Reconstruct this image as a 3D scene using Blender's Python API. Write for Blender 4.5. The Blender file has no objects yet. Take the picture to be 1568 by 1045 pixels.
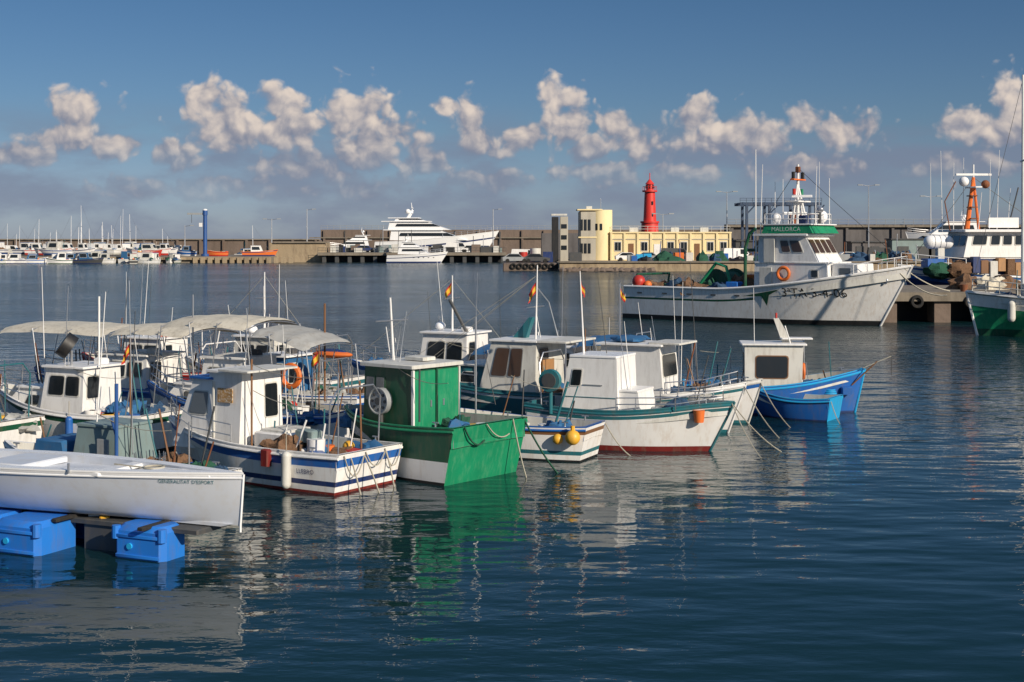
import bpy, bmesh, math, random
from mathutils import Vector, Matrix, noise as mn
R=random.Random(7)
rad=math.radians
scene=bpy.context.scene
CAMH=5.0; F=2178.0
def east(b,d): return (b-784.0)/F*d      # chart bearing -> metres east at a given distance
def zed(y,d): return CAMH-(y-365.0)/F*d  # sighted height -> metres above the water

# ------------------------------------------------------------------ materials
MATS={}
def mat(name,col,rough=.45,dirt=.25,dcol=(.16,.12,.08),scale=2.5,streak=True,metal=0,bump=.0,spec=.5,bscale=30):
    if name in MATS: return MATS[name]
    m=bpy.data.materials.new(name); m.use_nodes=True
    nt=m.node_tree; N=nt.nodes; Lk=nt.links; b=N['Principled BSDF']
    tc=N.new('ShaderNodeTexCoord')
    mp=N.new('ShaderNodeMapping'); mp.inputs['Scale'].default_value=(1,1,.22) if streak else (1,1,1)
    Lk.new(tc.outputs['Object'],mp.inputs['Vector'])
    n=N.new('ShaderNodeTexNoise'); n.inputs['Scale'].default_value=scale*3; n.inputs['Detail'].default_value=6; n.inputs['Roughness'].default_value=.65
    Lk.new(mp.outputs[0],n.inputs['Vector'])
    r=N.new('ShaderNodeMapRange'); r.inputs[1].default_value=.48; r.inputs[2].default_value=.78; r.inputs[3].default_value=0; r.inputs[4].default_value=dirt*1.6
    Lk.new(n.outputs[0],r.inputs[0])
    n2=N.new('ShaderNodeTexNoise'); n2.inputs['Scale'].default_value=scale*.5; n2.inputs['Detail'].default_value=2
    Lk.new(tc.outputs['Object'],n2.inputs['Vector'])
    hv=N.new('ShaderNodeMixRGB'); hv.blend_type='MULTIPLY'; hv.inputs[1].default_value=(*col,1)
    cr=N.new('ShaderNodeMapRange'); cr.inputs[1].default_value=.3; cr.inputs[2].default_value=.7; cr.inputs[3].default_value=1-.5*dirt; cr.inputs[4].default_value=1.0
    Lk.new(n2.outputs[0],cr.inputs[0]); Lk.new(cr.outputs[0],hv.inputs[2]); hv.inputs[0].default_value=1
    mx=N.new('ShaderNodeMixRGB'); mx.inputs[2].default_value=(*dcol,1)
    Lk.new(hv.outputs[0],mx.inputs[1]); Lk.new(r.outputs[0],mx.inputs[0]); Lk.new(mx.outputs[0],b.inputs['Base Color'])
    rr=N.new('ShaderNodeMapRange'); rr.inputs[3].default_value=max(.03,rough-.1); rr.inputs[4].default_value=min(1,rough+.15)
    Lk.new(n.outputs[0],rr.inputs[0]); Lk.new(rr.outputs[0],b.inputs['Roughness'])
    b.inputs['Metallic'].default_value=metal
    b.inputs['Specular IOR Level'].default_value=spec
    if bump>0:
        n3=N.new('ShaderNodeTexNoise'); n3.inputs['Scale'].default_value=bscale; n3.inputs['Detail'].default_value=4
        Lk.new(tc.outputs['Object'],n3.inputs['Vector'])
        bp=N.new('ShaderNodeBump'); bp.inputs['Distance'].default_value=bump; bp.inputs['Strength'].default_value=.8
        Lk.new(n3.outputs[0],bp.inputs['Height']); Lk.new(bp.outputs[0],b.inputs['Normal'])
    MATS[name]=m; return m
mat('white',(.84,.83,.81),.38,.18)
mat('white_clean',(.86,.86,.86),.25,.06)
mat('hullwhite',(.85,.84,.82),.35,.26,(.42,.28,.16))
mat('offwhite',(.66,.65,.60),.5,.28)
mat('grey',(.33,.35,.36),.5,.3)
mat('skiffgrey',(.66,.69,.74),.32,.22,(.50,.42,.30),1.4,False)
mat('greygreen',(.22,.30,.30),.55,.3)
mat('darkgrey',(.06,.065,.07),.55,.3)
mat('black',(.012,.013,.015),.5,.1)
mat('green',(.010,.25,.115),.42,.34,(.12,.32,.18),3.5)
mat('dgreen',(.006,.085,.042),.45,.3)
mat('teal',(.02,.15,.18),.45,.25)
mat('blue',(.015,.12,.42),.42,.26)
mat('navy',(.012,.035,.14),.45,.25)
mat('cyan',(.02,.36,.70),.42,.15)
mat('floatblue',(.02,.19,.66),.42,.22)
mat('red',(.50,.03,.02),.45,.25)
mat('antifoul',(.20,.015,.012),.6,.4)
mat('lighthouse_red',(.66,.035,.025),.45,.15)
mat('orange',(.75,.17,.03),.5,.15)
mat('yellow',(.78,.42,.04),.45,.2)
mat('flagyellow',(.74,.44,.03),.8,.2)
mat('flagred',(.50,.02,.015),.8,.2)
mat('wood',(.22,.10,.04),.55,.4)
mat('lightwood',(.42,.22,.09),.5,.3)
mat('deck',(.32,.31,.28),.7,.45)
mat('canvas',(.66,.61,.50),.8,.35,streak=False,bump=.01,bscale=5)
mat('canvasgrey',(.40,.40,.38),.85,.3,streak=False,bump=.01,bscale=8)
mat('canvasblue',(.02,.12,.28),.8,.2,streak=False,bump=.01,bscale=8)
mat('rope',(.45,.42,.34),.9,.3,streak=False)
mat('metal',(.55,.56,.58),.3,.2,metal=.8)
mat('rust',(.20,.07,.03),.8,.6,(.4,.14,.05))
mat('rustmark',(.55,.30,.10),.8,.9,(.75,.7,.6),9,False)
mat('netgreen',(.02,.10,.06),.95,.5,(.005,.02,.01),6,False,bump=.05,bscale=14)
mat('netbrown',(.20,.11,.06),.95,.5,(.03,.02,.01),6,False,bump=.05,bscale=14)
mat('netblue',(.03,.08,.16),.95,.5,(.005,.01,.03),6,False,bump=.05,bscale=14)
mat('glass',(.012,.016,.02),.06,.03,spec=.8)
mat('brownglass',(.07,.04,.025),.08,.05,spec=.8)
mat('greyglass',(.11,.13,.15),.15,.05,spec=.7)
mat('concrete',(.24,.205,.16),.85,.5,(.09,.075,.055),.4,bump=.04,bscale=3)
mat('quaystone',(.40,.31,.20),.85,.55,(.14,.10,.07),.35,bump=.08,bscale=2)
mat('wallstone',(.20,.15,.12),.9,.55,(.09,.07,.055),.25,bump=.1,bscale=1.5)
mat('wallgrey',(.15,.14,.14),.9,.55,(.06,.055,.055),.2,bump=.05,bscale=1.5)
mat('cream',(.84,.70,.40),.75,.2,(.45,.32,.16),.3)
mat('greyplaster',(.46,.43,.36),.8,.3,(.2,.18,.15),.3)
mat('steelblue',(.03,.06,.12),.5,.3)
mat('craneblue',(.02,.09,.30),.45,.25)
mat('tyre',(.015,.015,.015),.85,.2)

# ------------------------------------------------------------------ mesh accumulator
class M:
    def __init__(s): s.v=[];s.f=[];s.mi=[];s.mats=[]
    def slot(s,m):
        if m not in s.mats: s.mats.append(m)
        return s.mats.index(m)
    def add(s,vs,fs,m):
        o=len(s.v); s.v+= [tuple(v) for v in vs]; k=s.slot(m)
        for f in fs: s.f.append(tuple(i+o for i in f)); s.mi.append(k)
    def box(s,c,d,m,rz=0,tx=1,ty=1,ch=None):
        x,y,z=d[0]/2,d[1]/2,d[2]/2
        if ch is None: ch=min(.03,min(x,y)*.3)
        cs,sn=math.cos(rz),math.sin(rz); vs=[]
        def ring(ax,ay,zz):
            cx=min(ch,ax*.4);cy=min(ch,ay*.4)
            for px,py in ((-ax,-ay+cy),(-ax+cx,-ay),(ax-cx,-ay),(ax,-ay+cy),(ax,ay-cy),(ax-cx,ay),(-ax+cx,ay),(-ax,ay-cy)):
                vs.append((c[0]+px*cs-py*sn,c[1]+px*sn+py*cs,c[2]+zz))
        cz=min(ch,z*.4)
        ring(x,y,-z); ring(x*tx,y*ty,z-cz); ring(max(x*tx-cz,x*.1),max(y*ty-cz,y*.1),z)
        fs=[tuple(range(7,-1,-1)),tuple(range(16,24))]
        for r in (0,8):
            for i in range(8): fs.append((r+i,r+(i+1)%8,r+8+(i+1)%8,r+8+i))
        s.add(vs,fs,m)
    def cyl(s,p0,p1,r0,m,r1=None,n=8):
        if r1 is None: r1=r0
        p0=Vector(p0);p1=Vector(p1);d=(p1-p0)
        if d.length<1e-6:return
        d.normalize(); a=d.orthogonal().normalized(); b=d.cross(a)
        vs=[];
        for p,r in((p0,r0),(p1,r1)):
            for i in range(n):
                t=2*math.pi*i/n; vs.append(p+(a*math.cos(t)+b*math.sin(t))*r)
        fs=[tuple(range(n-1,-1,-1)),tuple(range(n,2*n))]+[(i,(i+1)%n,n+(i+1)%n,n+i) for i in range(n)]
        s.add(vs,fs,m)
    def tube(s,pts,r,m,n=6):
        pts=[Vector(p) for p in pts]
        vs=[];fs=[];a=None
        for k,p in enumerate(pts):
            d=(pts[min(k+1,len(pts)-1)]-pts[max(k-1,0)]).normalized()
            if a is None: a=d.orthogonal().normalized()
            else: a=(a-d*a.dot(d)).normalized()
            b=d.cross(a)
            for i in range(n):
                t=2*math.pi*i/n; vs.append(p+(a*math.cos(t)+b*math.sin(t))*r)
        for k in range(len(pts)-1):
            for i in range(n): fs.append((k*n+i,k*n+(i+1)%n,(k+1)*n+(i+1)%n,(k+1)*n+i))
        fs.append(tuple(range(n-1,-1,-1))); fs.append(tuple(range((len(pts)-1)*n,len(pts)*n)))
        s.add(vs,fs,m)
    def line(s,p0,p1,r,m,sag=0,n=4,k=8):
        p0=Vector(p0);p1=Vector(p1)
        s.tube([p0.lerp(p1,i/k)+Vector((0,0,-sag*4*(i/k)*(1-i/k))) for i in range(k+1)],r,m,n)
    def ball(s,c,r,m,jit=0,u=12,w=8,sd=0,floor=None):
        if not hasattr(r,'__len__'): r=(r,r,r)
        vs=[];fs=[]
        for j in range(w+1):
            th=math.pi*j/w
            for i in range(u):
                ph=2*math.pi*i/u
                d=Vector((math.sin(th)*math.cos(ph),math.sin(th)*math.sin(ph),math.cos(th)))
                k=1+jit*mn.noise(d*2.3+Vector((sd*3.1,sd,0)))+jit*.5*mn.noise(d*5.3+Vector((sd,0,sd)))
                z=c[2]+d.z*r[2]*k
                if floor is not None: z=max(z,floor)
                vs.append((c[0]+d.x*r[0]*k,c[1]+d.y*r[1]*k,z))
        for j in range(w):
            for i in range(u): fs.append((j*u+i,(j+1)*u+i,(j+1)*u+(i+1)%u,j*u+(i+1)%u))
        s.add(vs,fs,m)
    def ring(s,c,Rr,r,m,axis='z',n=16,k=6):
        vs=[];fs=[]
        for i in range(n):
            a=2*math.pi*i/n
            for j in range(k):
                b=2*math.pi*j/k; x=(Rr+r*math.cos(b))*math.cos(a); y=(Rr+r*math.cos(b))*math.sin(a); z=r*math.sin(b)
                if axis=='y': x,y,z=x,z,y
                if axis=='x': x,y,z=z,x,y
                vs.append((c[0]+x,c[1]+y,c[2]+z))
        for i in range(n):
            for j in range(k): fs.append((i*k+j,((i+1)%n)*k+j,((i+1)%n)*k+(j+1)%k,i*k+(j+1)%k))
        s.add(vs,fs,m)
    def prism(s,prof,y0,y1,m,tin=0):
        n=len(prof); zs=[p[1] for p in prof]; z0=min(zs);z1=max(zs); vs=[]
        for y,sg in((y0,1),(y1,-1)):
            for x,z in prof: vs.append((x,y+sg*tin*(z-z0)/max(1e-6,z1-z0),z))
        fs=[tuple(range(n-1,-1,-1)),tuple(range(n,2*n))]+[(i,(i+1)%n,n+(i+1)%n,n+i) for i in range(n)]
        s.add(vs,fs,m)
    def plate(s,c,u0,u1,v0,v1,off,m,r=.12,back=.01):
        c=[Vector(p) for p in c]; nrm=(c[1]-c[0]).cross(c[3]-c[0]).normalized()
        def P(u,v): return c[0]*(1-u)*(1-v)+c[1]*u*(1-v)+c[2]*u*v+c[3]*(1-u)*v
        lu=(c[1]-c[0]).length*(u1-u0); lv=(c[3]-c[0]).length*(v1-v0); rr=r*min(lu,lv)
        a=rr/max(lu,1e-4)*(u1-u0); b=rr/max(lv,1e-4)*(v1-v0)
        uv=[(u0+a,v0),(u1-a,v0),(u1-a*.3,v0+b*.3),(u1,v0+b),(u1,v1-b),(u1-a*.3,v1-b*.3),(u1-a,v1),(u0+a,v1),(u0+a*.3,v1-b*.3),(u0,v1-b),(u0,v0+b),(u0+a*.3,v0+b*.3)]
        pts=[P(*q) for q in uv]; n=len(pts)
        vs=[p-nrm*back for p in pts]+[p+nrm*off for p in pts]
        fs=[tuple(range(n-1,-1,-1)),tuple(range(n,2*n))]+[(i,(i+1)%n,n+(i+1)%n,n+i) for i in range(n)]
        s.add(vs,fs,m)
    def window(s,c,u0,u1,v0,v1,glass='glass',frame='offwhite',fw=.03,sc=1):
        c=[Vector(p) for p in c]; lu=(c[1]-c[0]).length; lv=(c[3]-c[0]).length
        a=fw/lu;b=fw/lv
        s.plate(c,u0-a,u1+a,v0-b,v1+b,.012*sc,frame)
        s.plate(c,u0,u1,v0,v1,.02*sc,glass)

class G:
    def __init__(s,name,loc=(0,0,0),rz=0):
        s.e=bpy.data.objects.new(name,None); scene.collection.objects.link(s.e)
        s.e.location=loc; s.e.rotation_euler=(0,0,rz); s.e.empty_display_size=.3
        s.parts={}
    def __getitem__(s,k):
        if k not in s.parts: s.parts[k]=M()
        return s.parts[k]
    def done(s):
        for k,p in s.parts.items():
            if not p.f: continue
            me=bpy.data.meshes.new(k); me.from_pydata(p.v,[],p.f)
            for m in p.mats: me.materials.append(MATS[m])
            for i,q in enumerate(me.polygons): q.material_index=p.mi[i]
            bm=bmesh.new(); bm.from_mesh(me)
            if k=='hull': bmesh.ops.remove_doubles(bm,verts=bm.verts,dist=1e-4)
            bmesh.ops.recalc_face_normals(bm,faces=bm.faces)
            bm.to_mesh(me); bm.free()
            for q in me.polygons: q.use_smooth=True
            me.set_sharp_from_angle(angle=rad(32))
            o=bpy.data.objects.new(k,me); scene.collection.objects.link(o); o.parent=s.e
        return s

# ------------------------------------------------------------------ hull
class Hull:
    def __init__(s,L,B,sheer,draft=.3,bow_rake=.5,stern_rake=.2,stern_w=.8,ts=.45,pw=2.0,full=.75,be=.9):
        s.__dict__.update(locals())
    def plan(s,t):
        a=s.stern_w+(1-s.stern_w)*math.sin(min(1,t/.45)*math.pi/2)
        if t>s.ts: a*=max(0,1-((t-s.ts)/(1-s.ts))**s.pw)
        return a
    def pt(s,t,z):
        sh=s.sheer(t); f=max(0,min(1,(z+s.draft)/(sh+s.draft)))
        b=s.B/2*s.plan(t); bt=s.full*(1-t**2.2)+.05
        e=.45+(s.be)*t**3
        w=b*(bt+(1-bt)*f**e)
        x=s.L*t-s.bow_rake*(1-f)*t**5-s.stern_rake*f*(1-t)**5+s.stern_rake*(1-t)**5
        return x,w
    def y_at(s,x,z):
        lo,hi=0.,1.
        for _ in range(30):
            mid=(lo+hi)/2
            if s.pt(mid,z)[0]<x: lo=mid
            else: hi=mid
        return s.pt(lo,z)[1]
    def build(s,g,rows,bul=.3,deck='deck',inner='offwhite',rail='white',transom=None,n=26,rr=.03,capw=.06,sub=2):
        m=g['hull']; st=[i/n for i in range(n+1)]; st=sorted(set(st+[.97,.985,.993]))
        def zrow(r,t):
            sh=s.sheer(t)
            return r[1] if r[0]=='a' else sh+r[1]
        seq=[]
        for i in range(len(rows)-1):
            for k in range(sub): seq.append((i,k/sub))
        seq.append((len(rows)-1,0)); nr=len(seq)
        for side in(1,-1):
            vs=[]
            for t in st:
                prev=-9
                for i,k in seq:
                    z=zrow(rows[i],t)
                    if k: z=z*(1-k)+zrow(rows[i+1],t)*k
                    z=max(z,prev+.002); z=min(z,s.sheer(t)) if i<len(rows)-1 else s.sheer(t); prev=z
                    x,w=s.pt(t,z); vs.append((x,side*w,z))
            o=len(m.v); m.v+=vs
            for j in range(nr-1):
                mt=rows[seq[j][0]][2]
                for i in range(len(st)-1):
                    q=mt
                    if isinstance(mt,tuple): q=mt[0] if st[i]<mt[1] else mt[2]
                    m.f.append((o+i*nr+j,o+(i+1)*nr+j,o+(i+1)*nr+j+1,o+i*nr+j+1)); m.mi.append(m.slot(q))
            if side==1: P=vs[:nr]
            else: S=vs[:nr]
        for j in range(nr-1):
            q=rows[seq[j][0]][2]; q=q[0] if isinstance(q,tuple) else q
            m.add([P[j],S[j],S[j+1],P[j+1]],[(0,1,2,3)],transom or q)
        c=g['deck']
        for side in(1,-1):
            vs=[]
            for t in st:
                sh=s.sheer(t); x,w=s.pt(t,sh); xi=max(.05,min(x,s.L-.12)) if t<1 else s.L-.12
                wi=max(0,w-capw-.03*(t>.9)); dz=sh-bul
                vs+= [(x,side*(w+.004),sh+.004),(x,side*(w+.004),sh+.03),(xi,side*wi,sh+.03),(xi,side*wi,dz),(xi,0,dz+.03)]
            for j,mt in((0,rail),(1,rail),(2,inner),(3,deck)):
                c.add(vs,[(i*5+j,(i+1)*5+j,(i+1)*5+j+1,i*5+j+1) for i in range(len(st)-1)],mt)
            rub=[(s.pt(t,s.sheer(t)-.06)[0],side*(s.pt(t,s.sheer(t)-.06)[1]+.005),s.sheer(t)-.06) for t in st]
            g['rub_rail'].tube(rub,rr,rail,6)
        sh=s.sheer(0); x,w=s.pt(0,sh)
        c.add([(x,-w,sh+.03),(x,w,sh+.03),(x+.07,w,sh+.03),(x+.07,-w,sh+.03),(x+.07,w,sh-bul),(x+.07,-w,sh-bul)],[(0,1,2,3),(3,2,4,5)],rail)
        g['stem'].tube([(s.pt(1,z)[0],0,z) for z in [-.1+(s.sheer(1)+.1)*k/8 for k in range(9)]],rr*1.1,rail,6)

def sheerf(a,b,dip=.12):
    return lambda t: a+(b-a)*t**2.4-dip*math.sin(math.pi*min(1,t*1.15))*.6

def hull_text(g,H,txt,xc,zc,size,side,mt,off=.012):
    cu=bpy.data.curves.new('txt','FONT'); cu.body=txt; cu.size=size; cu.align_x='CENTER'; cu.align_y='CENTER'; cu.resolution_u=2
    o=bpy.data.objects.new('txt',cu); scene.collection.objects.link(o)
    dg=bpy.context.evaluated_depsgraph_get(); me=bpy.data.meshes.new_from_object(o.evaluated_get(dg))
    vs=[]
    for v in me.vertices:
        x=xc+(-v.co.x if side>0 else v.co.x); z=zc+v.co.y
        y=H.y_at(x,z)+off if H else off
        vs.append((x,side*y,z))
    g['lettering'].add(vs,[tuple(p.vertices) for p in me.polygons],mt)
    bpy.data.objects.remove(o); bpy.data.curves.remove(cu)

def cabin(m,x0,x1,w,z0,z1,mt='white',roof='white',sf=.1,sb=0,tin=.06,side=[],front=[],back=[],glass='glass',frame='offwhite',over=.07,rt=.05,y=0,sc=1):
    h=w/2; t=h-tin
    b=[(x0,y-h,z0),(x1,y-h,z0),(x1,y+h,z0),(x0,y+h,z0)]
    u=[(x0+sb,y-t,z1),(x1-sf,y-t,z1),(x1-sf,y+t,z1),(x0+sb,y+t,z1)]
    m.add(b+u,[(3,2,1,0),(4,5,6,7),(0,1,5,4),(1,2,6,5),(2,3,7,6),(3,0,4,7)],mt)
    S=[b[0],b[1],u[1],u[0]]; Pp=[b[2],b[3],u[3],u[2]]; Fr=[b[1],b[2],u[2],u[1]]; Bk=[b[3],b[0],u[0],u[3]]
    for q in side:
        m.window(S,q[0],q[1],q[2],q[3],glass,frame,.03*sc,sc); m.window(Pp,1-q[1],1-q[0],q[2],q[3],glass,frame,.03*sc,sc)
    for q in front: m.window(Fr,q[0],q[1],q[2],q[3],glass,frame,.03*sc,sc)
    for q in back: m.window(Bk,q[0],q[1],q[2],q[3],glass,frame,.03*sc,sc)
    m.box(((x0+sb+x1-sf)/2,y,z1+rt/2+.002),(x1-sf-x0-sb+2*over,2*t+2*over,rt),roof,ch=.03*sc)

def railing(m,pts,h,r=.014,mt='metal',mid=True):
    for a,b in zip(pts,pts[1:]):
        a=Vector(a);b=Vector(b);n=max(1,round((b-a).length/(h*1.6)))
        for i in range(n+1):
            p=a.lerp(b,i/n); m.cyl(p,p+Vector((0,0,h)),r,mt,n=5)
    for k in ((1,.5) if mid else (1,)):
        m.tube([Vector(p)+Vector((0,0,h*k)) for p in pts],r,mt,5)

def flag(m,p,w=.32,h=.22,ang=0,sd=0):
    w*=.62; h*=.72
    nx=8; cs,sn=math.cos(ang),math.sin(ang)
    for b,(v0,v1,mt) in enumerate(((0,.25,'flagred'),(.25,.75,'flagyellow'),(.75,1,'flagred'))):
        vs=[];fs=[]
        for i in range(nx+1):
            u=i/nx
            for v in(v0,(v0+v1)/2,v1):
                dx=u*w*.6+.02*math.sin(v*6+sd)*u; wob=.05*math.sin(u*9+sd+v*2)*u
                vs.append((p[0]+dx*cs-wob*sn,p[1]+dx*sn+wob*cs,p[2]-v*h*(1-.15*u)-u*w*1.0-.02*math.sin(u*7+sd)))
        for i in range(nx):
            for j in range(2): fs.append((i*3+j,(i+1)*3+j,(i+1)*3+j+1,i*3+j+1))
        m.add(vs,fs,mt)

def fender(m,p,mt='offwhite',L=.5,r=.09):
    m.cyl((p[0],p[1],p[2]-L/2),(p[0],p[1],p[2]+L/2),r,mt,n=12)
    m.ball((p[0],p[1],p[2]-L/2),r*.99,mt,u=12,w=6); m.ball((p[0],p[1],p[2]+L/2),r*.99,mt,u=12,w=6)
    m.cyl((p[0],p[1],p[2]+L/2+r*.8),(p[0],p[1],p[2]+L/2+r+.35),.01,'rope',n=4)

def clutter(g,x0,x1,w,z,n,seed,sc=1):
    r=random.Random(seed); m=g['gear']
    for i in range(int(n*2.1)):
        x=r.uniform(x0,x1); y=r.uniform(-w/2,w/2); k=r.random()
        if k<.20: m.box((x,y,z+.11*sc),(.45*sc,.3*sc,.22*sc),r.choice(['blue','offwhite','grey','greygreen','yellow','white','cyan','red']),rz=r.uniform(0,3),tx=1.08,ty=1.08)
        elif k<.38: m.cyl((x,y,z),(x,y,z+.28*sc),.11*sc,r.choice(['white','offwhite','black','blue','orange','white']),.14*sc,n=12)
        elif k<.50:
            for q in range(3): m.ring((x,y,z+.03*sc+q*.05*sc),.18*sc-.02*q,.028*sc,r.choice(['rope','rope','cyan','netgreen']),n=14,k=5)
        elif k<.70: m.ball((x,y,z+.08*sc),(r.uniform(.25,.5)*sc,r.uniform(.2,.4)*sc,r.uniform(.15,.35)*sc),r.choice(['netgreen','netbrown','netblue','canvasgrey','canvasblue']),jit=.5,u=18,w=12,sd=r.random()*9,floor=z-.02)
        elif k<.76: m.ball((x,y,z+.2*sc),.13*sc,r.choice(['orange','red','yellow','white']),u=12,w=8)
        else: m.cyl((x,y,z),(x+r.uniform(-.4,.4)*sc,y+r.uniform(-.1,.1),z+r.uniform(.6,1.6)*sc),r.uniform(.01,.022)*sc,r.choice(['metal','wood','rust','white','teal','darkgrey']),n=6)

def antenna(m,x,y,z0,z1,lx=0,ly=0,r=.012,mt='white'):
    m.cyl((x,y,z0),(x+lx,y+ly,z1),r,mt,r*.5,n=5)

def canopy(m,x0,x1,w,z,mt='canvas',crown=.15,base=.6,sag=.02,posts=True,slope=0):
    nx,ny=18,10; vs=[];fs=[]
    for i in range(nx+1):
        u=i/nx; end=math.sin(math.pi*u)**.35 if 0<u<1 else 0
        for j in range(ny+1):
            v=j/ny*2-1
            vs.append((x0+(x1-x0)*u,v*w/2,z+slope*u+crown*(1-v*v)-sag*abs(math.sin(math.pi*u*3))-.10*(1-end)-.10*(abs(v)>.95)+.015*mn.noise(Vector((u*6,v*3,z)))))
    k=ny+1
    fs=[(i*k+j,(i+1)*k+j,(i+1)*k+j+1,i*k+j+1) for i in range(nx) for j in range(ny)]
    m.add(vs,fs,mt)
    if posts:
        for i in range(4):
            x=x0+(x1-x0)*i/3; zz=z+slope*i/3-(.10 if i in(0,3) else 0)
            arc=[(x,v*w/2,zz+crown*(1-v*v)-.04) for v in [q/6-1 for q in range(13)]]
            m.tube(arc,.014,'metal',5)
            for sg in(1,-1): m.cyl((x+(.3 if i%2 else -.2),sg*w/2*.95,base),(x,sg*w/2,zz),.014,'metal',n=5)

def dirv(h): return Vector((math.cos(rad(h)),math.sin(rad(h)),0))
def boat(name,pos,h,L,B,sa,sb,rows,bow_at=False,dip=.12,**k):
    d=dirv(h); p=Vector((pos[0],pos[1],0))
    if bow_at: p=p-d*L
    g=G(name,p,rad(h))
    hk={q:k.pop(q) for q in list(k) if q in('draft','bow_rake','stern_rake','stern_w','ts','pw','full','be')}
    H=Hull(L,B,sheerf(sa,sb,dip),**hk); H.build(g,rows,**k)
    g.H=H
    return g,H
def bands(base,boot='antifoul',bz=.05,stripe=None,s0=-.2,s1=-.1,top=None,line=None):
    r=[('a',-.3,boot),('a',bz,base)]
    if line: r+= [('a',.15,line),('a',.24,base)]
    if stripe: r+= [('s',s0,stripe),('s',s1,top or base)]
    r.append(('s',0,base)); return r
def std_rig(g,H,seed,cab=None,whips=3):
    r=random.Random(seed); L=H.L
    m=g['fittings']
    for t in(.12,.88):
        for sg in(1,-1):
            x=L*t; z=H.sheer(t)+.03; y=sg*max(.03,H.y_at(x,z-.05)-.05)
            m.cyl((x,y,z),(x,y,z+.09),.018,'metal',n=6); m.cyl((x-.08,y,z+.09),(x+.08,y,z+.09),.016,'metal',n=6)
    a=g['rigging']
    for i in range(whips):
        x=L*r.uniform(.3,.65); antenna(a,x,r.uniform(-.5,.5),H.sheer(.5)+.3,r.uniform(2.5,4.4),r.uniform(-.4,.4),r.uniform(-.2,.2),r.uniform(.009,.016),r.choice(['white','white','darkgrey','metal']))
    zz=H.sheer(.1)
    if r.random()<.6:
        y=H.B*.36; a.tube([(L*.08,y,zz),(L*.07,y,zz+1.0),(L*.07,y*.7,zz+1.25),(L*.07,-y*.7,zz+1.25),(L*.07,-y,zz+1.0),(L*.08,-y,zz)],.018,r.choice(['metal','white','teal']),6)
    a.line((L*.1,H.B*.35,zz+.9),(L*.45,H.B*.3,zz+1.1),.008,'rope',.12)
def mooring(g,p0,p1,r=.014,sag=.15,mt='rope'): g['mooring_line'].line(p0,p1,r,mt,sag)

HD=153.0; dF=dirv(HD); nF=Vector((dF.y,-dF.x,0))
def pq(p,q): v=dF*p+nF*q; return (v.x,v.y)

# ------------------------------------------------------------------ fleet
# white fishing boat with blue bands
g,H=boat('fishing_boat',(-2.80,28.35),146,5.8,2.15,.78,1.05,[('a',-.3,'antifoul'),('a',.05,'hullwhite'),('a',.16,'navy'),('a',.26,'hullwhite'),('s',-.24,'blue'),('s',-.08,'white'),('s',0,'white')],dip=.06,stern_w=.92,stern_rake=.22,full=.85,rail='white',bul=.28)
hull_text(g,H,'LLEBRO',.85,.41,.13,1,'navy')
c=g['cabin']
cabin(c,3.0,3.95,1.35,.45,2.18,sf=.0,sb=.0,side=[],back=[(.58,.88,.45,.85)],tin=.1)
cabin(c,3.9,5.0,1.35,.55,2.02,sf=.55,sb=0,side=[(.12,.75,.50,.82)],front=[(.1,.9,.45,.85)],glass='greyglass',roof='blue',tin=.12)
c.box((3.42,.645,1.72),(.44,.02,.30),'rustmark')
c.box((3.75,.66,1.3),(.05,.03,1.4),'offwhite'); c.box((3.0,.1,2.26),(.9,1.5,.04),'offwhite')
m=g['gear']
m.box((2.3,0,.78),(.9,1.0,.45),'white'); m.box((2.3,0,1.03),(.7,.8,.06),'offwhite')
m.cyl((1.2,.3,.5),(1.2,.3,.95),.17,'white',.19,n=14); m.cyl((1.7,-.2,.5),(1.7,-.2,1.0),.15,'offwhite',.18,n=14)
m.box((1.5,.2,.98),(.5,.3,.25),'greygreen')
fender(g['fender'],(1.25,H.y_at(1.25,.4)+.1,.42),'offwhite',.55,.10)
g['red_box'].box((1.8,H.y_at(1.8,.55)+.07,.62),(.2,.14,.34),'antifoul')
clutter(g,.5,3.0,1.3,.52,15,3); std_rig(g,H,3,whips=2)
railing(g['railing'],[(3.0,.9,.72),(4.2,.85,.8),(5.0,.55,.95),(5.65,.08,1.05)],.45)
railing(g['railing'],[(3.0,-.9,.72),(4.2,-.85,.8),(5.0,-.55,.95),(5.65,-.08,1.05)],.45)
g['rigging'].cyl((.55,-.35,.5),(.6,-.35,2.1),.02,'wood',n=6)
g['rigging'].cyl((.35,.6,.5),(.35,.6,2.35),.016,'metal',n=6); g['rigging'].cyl((2.75,.55,.5),(2.75,.55,2.5),.022,'wood',n=6)
g['rigging'].line((2.75,.55,2.4),(.35,.6,2.3),.008,'rope',.15)
for y,x1 in((.6,-.25),(.2,-.4),(-.5,-.2)): mooring(g,(.05,y,.75),(x1,y,-.1),.016,-.05)
for k,(ya,yb,sg) in enumerate(((.85,.3,.4),(.2,-.35,.28),(-.4,-.85,.35))): mooring(g,(-.02,ya,.77),(-.06,yb,.72),.014,sg)
g.done()

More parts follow.
